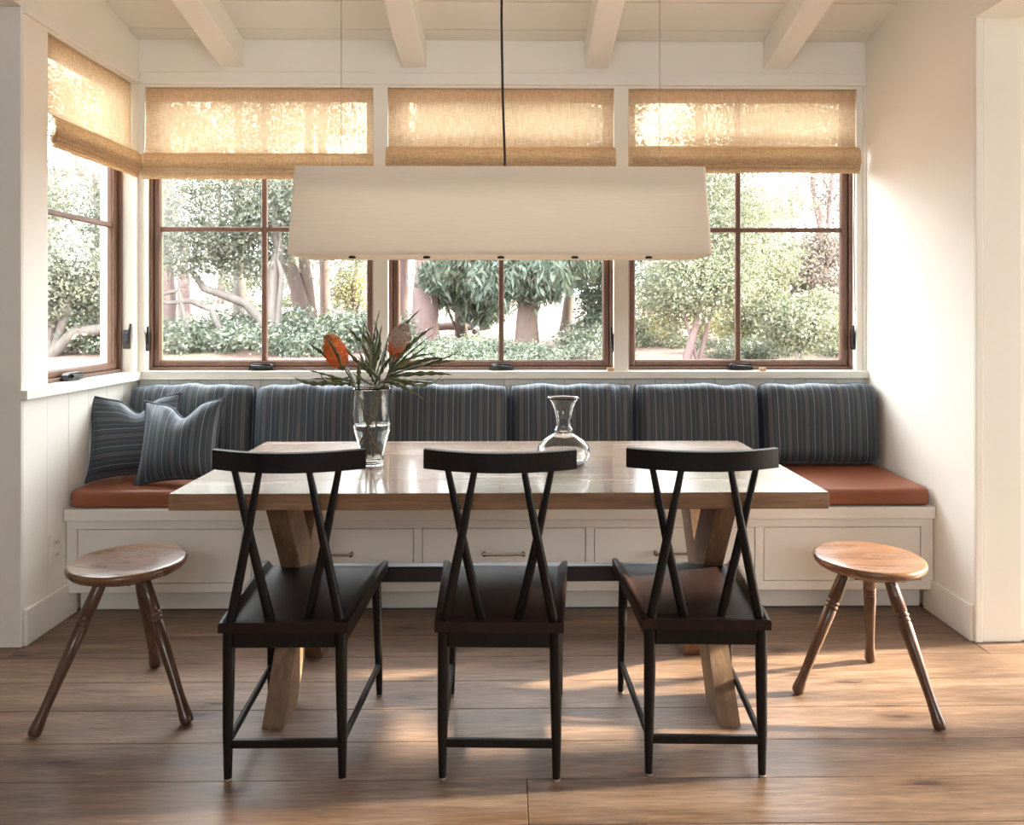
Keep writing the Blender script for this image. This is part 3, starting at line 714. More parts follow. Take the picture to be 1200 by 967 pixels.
# ---------------------------------------------------------------- chairs
def make_chair(label, loc, rz):
    root = empty('dining_chair', loc, rz, label, 'chair', 'black cross-back dining chairs')
    for s in (-1, 1):
        l = MB().tube([(s*0.152, 0, 0.006), (s*0.152, 0, 0.12), (s*0.150, 0, 0.25), (s*0.149, 0, 0.398)], [0.0105, 0.0135, 0.0155, 0.0165], 12).build('leg', M['chair'], root)
        MB().lathe([(0.0105, 0.0), (0.0105, 0.0065)], (s*0.152, 0, 0), 12).build('glide', M['glide'], l)
    for s in (-1, 1):
        l = MB().tube([(s*0.176, 0.445, 0.006), (s*0.174, 0.442, 0.12), (s*0.170, 0.438, 0.28), (s*0.167, 0.435, 0.398)], [0.0095, 0.0125, 0.0150, 0.0155], 12).build('leg', M['chair'], root)
        MB().lathe([(0.0095, 0.0), (0.0095, 0.0065)], (s*0.176, 0.445, 0), 12).build('glide', M['glide'], l)
    # aprons
    MB().bbox(-0.136, 0.136, -0.013, 0.011, 0.356, 0.400, 0.003, 1).build('apron', M['chair'], root)
    MB().bbox(-0.153, 0.153, 0.426, 0.446, 0.362, 0.400, 0.003, 1).build('apron', M['chair'], root)
    for s in (-1, 1):
        a = MB(); xa, xb = s*0.150, s*0.168
        a.add([(xa-0.009, 0.014, 0.358), (xa+0.009, 0.014, 0.358), (xb+0.009, 0.424, 0.364), (xb-0.009, 0.424, 0.364),
               (xa-0.009, 0.014, 0.400), (xa+0.009, 0.014, 0.400), (xb+0.009, 0.424, 0.400), (xb-0.009, 0.424, 0.400)],
              [(0,3,2,1),(4,5,6,7),(0,1,5,4),(1,2,6,5),(2,3,7,6),(3,0,4,7)]); a.build('apron', M['chair'], root)
    # stretchers
    MB().bbox(-0.145, 0.145, -0.008, 0.008, 0.086, 0.108, 0.003, 1).build('stretcher', M['chair'], root)
    for s in (-1, 1):
        a = MB(); a.tube([(s*0.152, 0.008, 0.100), (s*0.163, 0.22, 0.100), (s*0.1735, 0.434, 0.100)], [0.0115, 0.012, 0.0115], 8, True, 0.75); a.build('stretcher', M['chair'], root)
    # seat: dished between raised sides
    nx, ny = 26, 16; m = MB(); vs = []; fs = []
    def hw(v): return 0.171 + 0.031*v
    for lay in (0, 1):
        for j in range(ny+1):
            v = j/ny; y = -0.022 + 0.480*v
            for i in range(nx+1):
                u = -1+2*i/nx; u = math.copysign(1-(1-abs(u))**1.35, u)
                e = min(1, max(0, (abs(u)-0.84)/0.10)); e = e*e*(3-2*e)
                dish = (0.013 if 0.06 < v else 0.013*(v/0.06)**1.0)
                dish *= 1-0.25*v
                z = 0.430 + (0.010*v*e) - dish*(1-e)
                if abs(u) > 0.985: z -= 0.004
                if j in (0, ny): z -= 0.003
                if lay: z = 0.400
                vs.append((u*hw(v), y + 0.006*math.cos(u*1.5)*v, z))
    n1 = (nx+1)*(ny+1)
    for lay in (0, 1):
        for j in range(ny):
            for i in range(nx):
                a = lay*n1+j*(nx+1)+i; f = (a, a+1, a+nx+2, a+nx+1); fs.append(f if lay == 0 else f[::-1])
    m.add(vs, fs, True)
    per = [i for i in range(nx+1)] + [j*(nx+1)+nx for j in range(1, ny+1)] + [ny*(nx+1)+i for i in range(nx-1, -1, -1)] + [j*(nx+1) for j in range(ny-1, 0, -1)]
    sv = [vs[i] for i in per] + [vs[i+n1] for i in per]; n = len(per)
    m.add(sv, [(i, i+n, (i+1) % n+n, (i+1) % n) for i in range(n)], False)
    m.build('seat', M['seat'], root)
    # curved top rail
    m = MB(); nr = 24; prof = [(-0.011, 0.822), (-0.011, 0.874), (0.0, 0.8765), (0.011, 0.874), (0.011, 0.822), (0.0, 0.8195)]
    vs = []; k = len(prof)
    def rail_y(x): return -0.014 + 0.060*(x/0.203)**2
    for i in range(nr+1):
        x = -0.203 + 0.406*i/nr; th = math.atan(0.060*2*x/0.203**2)
        for (o_, z) in prof: vs.append((x - math.sin(th)*o_, rail_y(x) + math.cos(th)*o_, z))
    fs = [(i*k+j, i*k+(j+1) % k, (i+1)*k+(j+1) % k, (i+1)*k+j) for i in range(nr) for j in range(k)]
    m.add(vs, fs, False); m.add(vs[:k], [tuple(range(k))]); m.add(vs[-k:], [tuple(range(k))[::-1]])
    m.build('top_rail', M['chair'], root)
    # four crossed spindles
    for s in (-1, 1):
        MB().tube([(s*0.145, 0.004, 0.424), (s*0.110, 0.0, 0.60), (s*0.066, rail_y(0.066)-0.001, 0.826)], [0.0135, 0.0125, 0.0090], 12).build('spindle', M['chair'], root)
        MB().tube([(s*0.051, 0.036, 0.412), (s*0.094, 0.030, 0.60), (s*0.140, rail_y(0.140), 0.826)], [0.0135, 0.0120, 0.0088], 12).build('spindle', M['chair'], root)
    return root
ch = make_chair('black cross-back chair nearest the left stool', (-0.599, 2.058, 0), 0)
for (lb, loc, rz) in (('black cross-back chair in the middle of the three, in front of the carafe', (-0.027, 2.052, 0), R(-1.8)),
                      ('black cross-back chair nearest the right stool', (0.528, 2.064, 0), R(-1.6))):
    c = copy_tree(ch); c.location = loc; c.rotation_euler = (0, 0, rz); c['label'] = lb

# ---------------------------------------------------------------- stools
def make_stool(label, sx, sy, ztop, r, feet, seed, glow):
    root = empty('stool', (sx, sy, 0), 0, label, 'stool', 'three-legged wooden stools')
    prof = [(0, ztop-0.036), (r*0.80, ztop-0.036), (r*0.93, ztop-0.030), (r*0.985, ztop-0.020), (r, ztop-0.012), (r*0.99, ztop-0.005), (r*0.965, ztop-0.001), (r*0.93, ztop), (r*0.5, ztop-0.003), (0, ztop-0.004)]
    n = 48; vs = []; fs = []
    for (rr, z) in prof:
        for k in range(n):
            a = 2*math.pi*k/n; w = 1+0.012*noise.noise(Vector((math.cos(a)*1.5+seed, math.sin(a)*1.5, seed)))
            vs.append((rr*w*math.cos(a), rr*w*math.sin(a), z))
    for i in range(len(prof)-1):
        for k in range(n): fs.append((i*n+k, i*n+(k+1) % n, (i+1)*n+(k+1) % n, (i+1)*n+k))
    st = MB().add(vs, fs, True).build('seat', M['stool_seat'], root)
    # battens under the seat
    u = MB(); u.lathe([(0, ztop-0.052), (r*0.60, ztop-0.052), (r*0.66, ztop-0.046), (r*0.68, ztop-0.036), (0, ztop-0.036)], (0, 0, 0), 32)
    for k in range(6):
        a = seed+k*1.05; u.bbox(r*0.78*math.cos(a)-0.006, r*0.78*math.cos(a)+0.006, r*0.78*math.sin(a)-0.006, r*0.78*math.sin(a)+0.006, ztop-0.042, ztop-0.034, 0.002, 1)
    u.build('under_block', M['stool_leg'], root)
    for (fx, fy) in feet:
        f = Vector((fx-sx, fy-sy, 0.0)); d = Vector((f.x, f.y, 0)).normalized()
        tp = d*r*0.46 + Vector((0, 0, ztop-0.045))
        pts = []; rad = []
        L_ = [(0, 0.0175), (0.10, 0.0195), (0.235, 0.021), (0.24, 0.0188), (0.25, 0.0188), (0.255, 0.0212), (0.268, 0.0212), (0.273, 0.0188), (0.283, 0.0188), (0.288, 0.0212), (0.30, 0.021), (0.305, 0.019), (0.315, 0.019), (0.32, 0.0205),
              (0.5, 0.0185), (0.70, 0.0155), (0.82, 0.0145), (0.90, 0.0165), (0.955, 0.0195), (0.985, 0.019), (1.0, 0.0150)]
        end = f + Vector((0, 0, 0.004))
        for (tt, rr) in L_: pts.append(tp.lerp(end, tt)); rad.append(rr)
        l = MB().tube(pts, rad, 14)
        l.v = [(x, y, max(z, 0.0005)) for (x, y, z) in l.v]
        l.build('leg', M['stool_leg'], root)
    return root
make_stool('round three-legged wooden stool left of the chairs, by the left wall', -1.232, 2.495, 0.450, 0.178, [(-1.398, 2.272), (-0.9735, 2.336), (-1.244, 2.714)], 1.0, 0)
make_stool('round three-legged wooden stool right of the chairs, by the right wall', 1.186, 2.52, 0.443, 0.174, [(0.940, 2.50), (1.285, 2.270), (1.290, 2.73)], 4.0, 1)

# ---------------------------------------------------------------- pendant lamp
LX, LY, LZ = -0.028, 2.505, 1.426
lamp = empty('pendant_lamp', (LX, LY, LZ), 0, 'long white fabric pendant lamp hanging over the table', 'lamp')
H = 0.275; bw_, bd_, tw_, td_ = 0.6585, 0.135, 0.640, 0.120
def ring(w, d, z, r=0.012, n=5):
    pts = []
    for (sx, sy, a0) in ((1, 1, 0), (-1, 1, 90), (-1, -1, 180), (1, -1, 270)):
        for k in range(n+1):
            a = R(a0+90*k/n); pts.append((sx*(w-r)+r*math.cos(a), sy*(d-r)+r*math.sin(a), z))
    return pts
r0 = ring(bw_, bd_, 0); r1 = ring(tw_, td_, H); i1 = ring(tw_-0.002, td_-0.002, H, 0.010); i0 = ring(bw_-0.002, bd_-0.002, 0, 0.010)
n = len(r0); m = MB(); m.add(r0+r1+i1+i0, [(j*n+k, j*n+(k+1) % n, ((j+1) % 4)*n+(k+1) % n, ((j+1) % 4)*n+k) for j in range(4) for k in range(n)])
m.build('lamp_shade', M['lamp'], lamp)
df = ring(bw_-0.005, bd_-0.005, 0.004, 0.01); m = MB(); m.add(df + [(x, y, 0.009) for x, y, z in df], [tuple(range(n))[::-1], tuple(range(n, 2*n))] + [(k, (k+1) % n, n+(k+1) % n, n+k) for k in range(n)])
m.build('diffuser', M['lamp'], lamp)
for k in range(-2, 3):
    m = MB(); m.lathe([(0.0, -0.004), (0.011, -0.004), (0.012, 0.0), (0.009, 0.006), (0, 0.006)], (k*0.2417, 0.0, 0.0), 14); m.build('fixing_knob', M['black'], lamp)
def up(x): 
    return ceil_z(LY) - LZ + 0.002
for x in (-0.519, 0.519):
    MB().tube([(x, 0, H-0.03), (x, 0, up(x))], 0.0011, 6).build('suspension_wire', M['wire'], lamp)
    MB().tube([(x, 0, H-0.01), (x, 0, H+0.012)], 0.004, 8).build('wire_grip', M['black'], lamp)
MB().bbox(-tw_+0.01, tw_-0.01, -0.012, 0.012, H-0.04, H-0.02, 0.002, 1).build('inner_bar', M['black'], lamp)
cz_ = up(0)
ld = bpy.data.lights.new('shade_fill_light', 'AREA'); ld.shape = 'RECTANGLE'; ld.size = 1.2; ld.size_y = 0.06; ld.energy = 1.5; ld.color = (1.0, 0.95, 0.90)  # dim light added inside the shade to brighten its fabric
lo_ = bpy.data.objects.new('shade_fill_light', ld); COL.objects.link(lo_); lo_.parent = lamp; lo_.location = (0, 0, H-0.045)
MB().tube([(0.014, 0, H-0.03), (0.013, 0.0, H+0.05), (0.006, 0, H+0.25), (0.002, 0, H+0.5), (0.004, 0, H+0.8), (0.004, 0, cz_)], 0.0040, 8).build('power_cord', M['cord'], lamp)
MB().tube([(0.003, 0, H-0.03), (0.004, 0, H+0.016)], [0.006, 0.0035], 8).build('cord_grip', M['black'], lamp)

# ---------------------------------------------------------------- vase, water, banksia
VX, VY, TZ = -0.446, 2.50, 0.7503
ves = [(0, 0.0), (0.033, 0.0), (0.037, 0.003), (0.0365, 0.010), (0.036, 0.02), (0.040, 0.045), (0.050, 0.085), (0.059, 0.115), (0.0635, 0.145), (0.064, 0.170), (0.062, 0.200), (0.060, 0.225), (0.062, 0.245), (0.0635, 0.254)]
inn = [(r-0.0028, z) for (r, z) in ves[:-1:-1]]
inner = [(0.0618, 0.2545)] + [(r-0.003, z) for (r, z) in reversed(ves[4:-1])] + [(0.030, 0.015), (0, 0.013)]
vase = empty('glass_vase', (VX, VY, TZ), 0, 'clear glass vase half full of water holding banksia on the table', 'vase')
MB().lathe(ves+inner, (0, 0, 0), 56).build('vase_body', M['glass'], vase)
wt = [(0, 0.0140)] + [(0.0296, 0.0155)] + [(r-0.0033, z) for (r, z) in ves[4:8]] + [(0.0586, 0.133), (0.0583, 0.1335), (0, 0.1335)]
MB().lathe(wt, (0, 0, 0), 48).build('water', M['water'], vase)

def V(px, py, dy=0.0):            # offset from the vase foot, in metres
    return Vector(((px-436.5)/360.0, dy, (547-py)/360.0))
M['stem'] = plain('banksia_stem', (0.13, 0.10, 0.055), 0.6, 0.3, 40)
M['leaf'] = plain('banksia_leaf', (0.095, 0.112, 0.046), 0.42, 0.55, 30)
def cone_mat(name, top, mid, low):
    m, nt, out = new_mat(name); L = nt.links.new; b = bsdf(nt, out, mid, 0.7); tc = N(nt, 'ShaderNodeTexCoord'); sp = N(nt, 'ShaderNodeSeparateXYZ'); L(tc.outputs['Generated'], sp.inputs[0])
    nz = N(nt, 'ShaderNodeTexNoise', Scale=60.0, Detail=2.0); L(tc.outputs['Object'], nz.inputs['Vector'])
    ma = N(nt, 'ShaderNodeMath', _operation='MULTIPLY_ADD'); ma.inputs[1].default_value = 0.3; L(nz.outputs[0], ma.inputs[0]); L(sp.outputs[2], ma.inputs[2])
    rp = ramp(nt, [(0.25, low), (0.55, mid), (0.85, top)]); L(ma.outputs[0], rp.inputs[0]); ge = N(nt, 'ShaderNodeNewGeometry'); hs = N(nt, 'ShaderNodeHueSaturation'); mr = N(nt, 'ShaderNodeMapRange'); mr.inputs[3].default_value = 0.45; mr.inputs[4].default_value = 1.5
    L(ge.outputs['Random Per Island'], mr.inputs[0]); L(mr.outputs[0], hs.inputs['Value']); L(rp.outputs[0], hs.inputs['Color']); L(hs.outputs[0], b.inputs['Base Color']); return m
M['cone_orange'] = cone_mat('banksia_orange', (0.62, 0.20, 0.055), (0.75, 0.19, 0.045), (0.62, 0.17, 0.05))
M['cone_pale'] = cone_mat('banksia_pale', (0.40, 0.31, 0.25), (0.42, 0.28, 0.20), (0.72, 0.14, 0.03))
def flower_head(parent, base, tip, rad, mat, seed):
    ax = (tip-base); L = ax.length; q = ax.to_track_quat('Z', 'Y').to_matrix(); rg = random.Random(seed); m = MB()
    prof = [(0, 0), (0.55, 0.03), (0.85, 0.14), (1.0, 0.35), (0.97, 0.55), (0.82, 0.75), (0.55, 0.9), (0.25, 0.98), (0, 1.0)]
    m.lathe([(r*rad*0.90, z*L) for r, z in prof], (0, 0, 0), 24)
    def pr(z):
        for (r0_, z0_), (r1_, z1_) in zip(prof[:-1], prof[1:]):
            if z0_ <= z <= z1_: return r0_+(r1_-r0_)*(z-z0_)/(z1_-z0_+1e-9)
        return 0
    for i in range(1500):
        z = rg.random(); a = i*2.39996; rr = pr(z)*rad*0.88
        if rr < 0.002: continue
        p = Vector((rr*math.cos(a), rr*math.sin(a), z*L)); o_ = Vector((math.cos(a), math.sin(a), 0.5 if z < 0.8 else 1.6)).normalized()
        e = p+o_*rg.uniform(0.006, 0.011); s_ = Vector((-math.sin(a), math.cos(a), 0))*0.0016; w_ = Vector((0, 0, 0.0016))
        m.add([p+s_, p-s_, e, p+w_], [(0, 1, 2), (1, 3, 2), (3, 0, 2)])
    o = m.build('flower_head', mat, parent); o.location = base; o.rotation_euler = q.to_euler(); return o
def long_leaf(parent, a, b, bend, w=0.0085, seed=0):
    """serrated narrow leaf from a to b, bowed by vector bend"""
    rg = random.Random(seed); n = 12; m = MB(); vs = []; fs = []
    t = (b-a).normalized(); side = t.cross(Vector((0, -1, 0.15))).normalized(); up_ = side.cross(t).normalized()
    rot = rg.uniform(-0.9, 0.9); s2 = side*math.cos(rot)+up_*math.sin(rot); u2 = t.cross(s2).normalized()
    for i in range(n+1):
        f = i/n; c = a.lerp(b, f)+bend*(4*f*(1-f)); ww = w*max(0.10, math.sin(math.pi*min(1, 0.12+f*0.88))**0.75)*(1.25 if i % 2 else 0.62)
        vs += [c-s2*ww+u2*ww*0.25, c, c+s2*ww+u2*ww*0.25, c-u2*0.0008]
    for i in range(n):
        k_ = 4*i
        fs += [(k_, k_+1, k_+5, k_+4), (k_+1, k_+2, k_+6, k_+5), (k_, k_+4, k_+7, k_+3), (k_+3, k_+7, k_+6, k_+2)]
    m.add(vs, fs, True); return m.build('leaf', M['leaf'], parent)
def C(x, y): return (350+x/4.605, 350+y/4.605)      # reading of the close-up
def stem(label, path, leaves, head=None, seed=0, r=0.0032):
    root = empty('banksia_stem', (VX, VY, TZ), 0, label, 'flower', 'banksia stems in the vase')
    MB().tube([V(*C(x, y), dy) for (x, y, dy) in path], [r*1.1]+[r]*(len(path)-2)+[r*0.7], 8).build('stalk', M['stem'], root)
    for i, (x0, y0, x1, y1, d0, d1) in enumerate(leaves):
        rg = random.Random(seed*50+i)
        a = V(*C(x0, y0), d0); b = V(*C(x1, y1), d1)
        L = (b-a).length
        long_leaf(root, a, b, Vector((rg.uniform(-0.15, 0.15)*L, rg.uniform(-0.14, 0.14)*L, rg.uniform(-0.16, 0.10)*L)), 0.0050+0.0026*rg.random(), seed*91+i)
    if head: flower_head(root, V(*C(head[0], head[1]), head[6]), V(*C(head[2], head[3]), head[7]), head[4], head[5], seed)
    return root
stem('banksia stem with an orange flower head leaning left in the vase',
     [(445, 880, 0.012), (400, 780, 0.008), (372, 690, 0.0), (350, 590, -0.012), (325, 510, -0.02), (290, 430, -0.03), (255, 368, -0.04)],
     [(300, 450, 40, 375, -.02, -.05), (285, 430, 20, 420, -.02, -.09), (300, 455, 60, 445, -.03, .03), (265, 385, 90, 245, -.05, -.08), (260, 380, 165, 195, -.075, -.085), (270, 390, 195, 185, -.07, -.08),
      (330, 480, 120, 440, -.02, .05), (310, 455, 150, 400, -.02, -.08), (335, 500, 345, 330, -.03, -.06), (320, 470, 240, 380, -.02, .06)],
     (250, 372, 188, 205, 0.036, M['cone_orange'], -0.045, -0.06), 1)
stem('banksia stem with a pale flower head, orange at its base, upright in the vase',
     [(345, 790, -0.012), (385, 700, -0.006), (405, 640, -0.004), (440, 540, 0.0), (470, 450, 0.0), (495, 390, -0.01), (525, 320, -0.02)],
     [(500, 390, 650, 70, -.03, .03), (495, 400, 740, 160, -.02, -.06), (500, 390, 690, 265, -.03, .02), (480, 420, 870, 290, -.02, -.08), (490, 400, 840, 350, -.01, .06), (480, 430, 830, 420, -.02, -.02),
      (480, 430, 760, 440, 0, .08), (470, 455, 690, 540, -.02, -.07), (500, 410, 760, 300, -.03, -.05), (480, 420, 720, 200, .01, .07), (470, 440, 640, 500, -.01, .05), (490, 410, 800, 325, 0, -.1), (475, 440, 740, 470, -.01, .03)],
     (520, 318, 585, 148, 0.033, M['cone_pale'], -0.02, -0.03), 2)
stem('leafy banksia stem without a flower, rising between the two flower heads',
     [(400, 860, 0.004), (410, 760, 0.012), (425, 620, 0.01), (420, 500, 0.02), (400, 400, 0.03), (380, 330, 0.03)],
     [(395, 400, 330, 100, .02, .02), (390, 390, 250, 150, .02, -.03), (400, 420, 290, 130, .01, .06), (395, 380, 385, 120, .02, .07), (400, 380, 440, 70, .02, 0), (410, 430, 480, 190, .02, .05),
      (400, 420, 240, 230, .02, -.05), (410, 450, 300, 260, .02, .05), (410, 450, 340, 240, 0, -.04), (405, 400, 455, 150, .01, -.02), (415, 470, 530, 300, .01, -.05), (420, 480, 370, 270, .01, -.06), (385, 340, 355, 150, .03, .0), (390, 350, 410, 190, .03, .06)], None, 3, 0.0026)
stem('short leafy banksia stem low at the vase rim',
     [(380, 860, -0.016), (375, 760, -0.02), (395, 620, -0.03), (430, 520, -0.035), (450, 450, -0.045), (455, 400, -0.05)],
     [(450, 440, 560, 290, -.05, -.09), (450, 430, 420, 250, -.05, -.09), (450, 440, 350, 310, -.05, -.1), (445, 470, 620, 400, -.05, -.11), (440, 480, 330, 400, -.04, -.1), (455, 410, 500, 230, -.05, -.07), (440, 490, 540, 470, -.04, -.1)], None, 4, 0.0026)

# carafe
car = [(0, 0), (0.060, 0.0), (0.074, 0.008), (0.083, 0.025), (0.086, 0.045), (0.081, 0.065), (0.066, 0.083), (0.045, 0.097), (0.031, 0.104), (0.0275, 0.108), (0.0310, 0.112), (0.031, 0.117), (0.0265, 0.122), (0.0255, 0.135),
       (0.0265, 0.155), (0.031, 0.180), (0.040, 0.203), (0.050, 0.216), (0.053, 0.2195)]
ci = [(0.0515, 0.2215), (0.047, 0.2155)] + [(r-0.003, z) for (r, z) in reversed(car[10:17])] + [(0.0245, 0.106), (0.043, 0.094), (0.063, 0.080), (0.078, 0.063), (0.083, 0.045), (0.080, 0.026), (0.070, 0.010), (0.055, 0.005), (0, 0.005)]
cf = MB().lathe(car+ci, (0, 0, 0), 56).build('glass_carafe', M['glass'], label='empty clear glass carafe with a flared neck on the table', cat='carafe')
cf.location = (0.175, 2.49, TZ)

# ---------------------------------------------------------------- garden
def gz(x, y):
    d = max(0.0, math.hypot(x*0.75, y)-4.5)
    z = -0.10 + 0.125*d if d < 5.5 else 0.5875 + 0.045*(d-5.5)
    return min(z, 2.2) + 0.05*noise.noise(Vector((x*0.4, y*0.4, 0)))
m = MB(); NX, NY = 70, 60; vs = []; fs = []
for j in range(NY+1):
    yy_ = 3.96 + 46*(j/NY)**1.6
    for i in range(NX+1):
        x = -30 + 60*i/NX; vs.append((x, yy_, gz(x, yy_)))
for j in range(NY):
    for i in range(NX): fs.append((j*(NX+1)+i, j*(NX+1)+i+1, (j+1)*(NX+1)+i+1, (j+1)*(NX+1)+i))
m.add(vs, fs, True)
m.build('ground', M['ground'], kind='structure')
MB().box(-30, 30, -20, 3.955, -0.6, -0.16).build('ground_near_house', M['ground'], kind='structure')

def leaves_mesh(name, pts, size, mat, seed, droop=0.0, elong=1.0):
    """one mesh of many small folded leaves at pts"""
    rg = np.random.default_rng(seed); n = len(pts); pts = np.asarray(pts)
    d = rg.normal(size=(n, 3)); 
    if droop: d = d*np.array([1, 1, 0.5]) + np.array([0, 0, -droop])
    d /= np.linalg.norm(d, axis=1)[:, None]
    a = rg.normal(size=(n, 3)); s = np.cross(d, a); s /= np.linalg.norm(s, axis=1)[:, None]
    sz = size*rg.uniform(0.6, 1.3, size=(n, 1))
    v = np.empty((n, 4, 3)); v[:, 0] = pts - d*sz*elong/2; v[:, 2] = pts + d*sz*elong/2
    v[:, 1] = pts + s*sz*0.28; v[:, 3] = pts - s*sz*0.28
    nrm = np.cross(d, s); v[:, 1] += nrm*sz*0.08; v[:, 3] += nrm*sz*0.08
    me = bpy.data.meshes.new(name); me.vertices.add(n*4); me.vertices.foreach_set('co', v.ravel())
    me.loops.add(n*4); me.loops.foreach_set('vertex_index', np.arange(n*4, dtype=np.int32)); me.polygons.add(n)
    me.polygons.foreach_set('loop_start', np.arange(0, n*4, 4, dtype=np.int32)); me.materials.append(mat); me.update(); me.validate()
    return me
def crown_points(blobs, seed, hang=0.0):
    rg = np.random.default_rng(seed); out = []
    for (cx, cy, cz, rx, ry, rz, n) in blobs:
        k = max(6, int(n/85)); c = rg.normal(size=(k, 3)); c /= np.linalg.norm(c, axis=1)[:, None]; c *= rg.uniform(0.35, 1.0, size=(k, 1))**0.6
        c = c*np.array([rx, ry, rz]) + np.array([cx, cy, cz])
        idx = rg.integers(0, k, n); sg = 0.22*min(rx, rz, 1.0)+0.03
        p = c[idx] + rg.normal(size=(n, 3))*np.array([sg*1.2, sg*1.2, sg*0.8])
        if hang: p[:, 2] -= np.abs(rg.normal(size=n))*hang
        out.append(p)
    return np.concatenate(out)
def P(px, py, Y):        # a point of the garden at distance Y
    return Vector((Y*((px-608)/900.0+0.0122), Y, 1.25-(py-365)*Y/900.0))
def tree(label, trunks, blobs, leaf, bark, seed, size=0.06, droop=0.0, elong=1.0, group='trees in the garden', hang=0.0, name='tree', cat='tree'):
    base = Vector(trunks[0][0][0])
    root = empty(name, base, 0, label, cat, group)
    for i, (pts, rads) in enumerate(trunks):
        # subdivide with wobble
        P_, R_ = [], []
        for a in range(len(pts)-1):
            A, B = Vector(pts[a]), Vector(pts[a+1])
            for s in range(4):
                f = s/4; q = A.lerp(B, f); w = noise.noise_vector(q*2.3+Vector((seed, 0, 0)))*((0.35 if rads[a] < 0.09 else 0.10)*rads[a]+0.01)
                P_.append(q+w-base); R_.append(rads[a]+(rads[a+1]-rads[a])*f)
        P_.append(Vector(pts[-1])-base); R_.append(rads[-1])
        if i == 0: P_[0] = Vector((0, 0, -0.12))
        MB().tube(P_, R_, 10 if i == 0 else 7).build('trunk' if i == 0 else 'branch', bark, root)
    if blobs:
        blobs = [(a, b, c, rx*1.08, ry*1.1, rz*1.08, int(n*1.9)) for (a, b, c, rx, ry, rz, n) in blobs]
        pts = crown_points(blobs, seed, hang) - np.array(base)
        o = bpy.data.objects.new('foliage', leaves_mesh('foliage', pts, size, leaf, seed, droop, elong)); COL.objects.link(o); o.parent = root; o['kind'] = 'stuff'
    return root
def Tk(pxys, Y, rads, dY=0):      # trunk path from readings
    out = []
    for i, (px, py) in enumerate(pxys):
        out.append(P(px, py, Y+dY*i))
    b = out[0]; out[0] = Vector((b.x, b.y, gz(b.x, b.y)))
    return (out, rads)
def B(px, py, Y, rpx, rpy, n, ry=None):  # crown blob from readings
    c = P(px, py, Y); return (c.x, c.y, c.z, rpx*Y/900, ry or rpx*Y/900*0.8, rpy*Y/900, n)
G = M
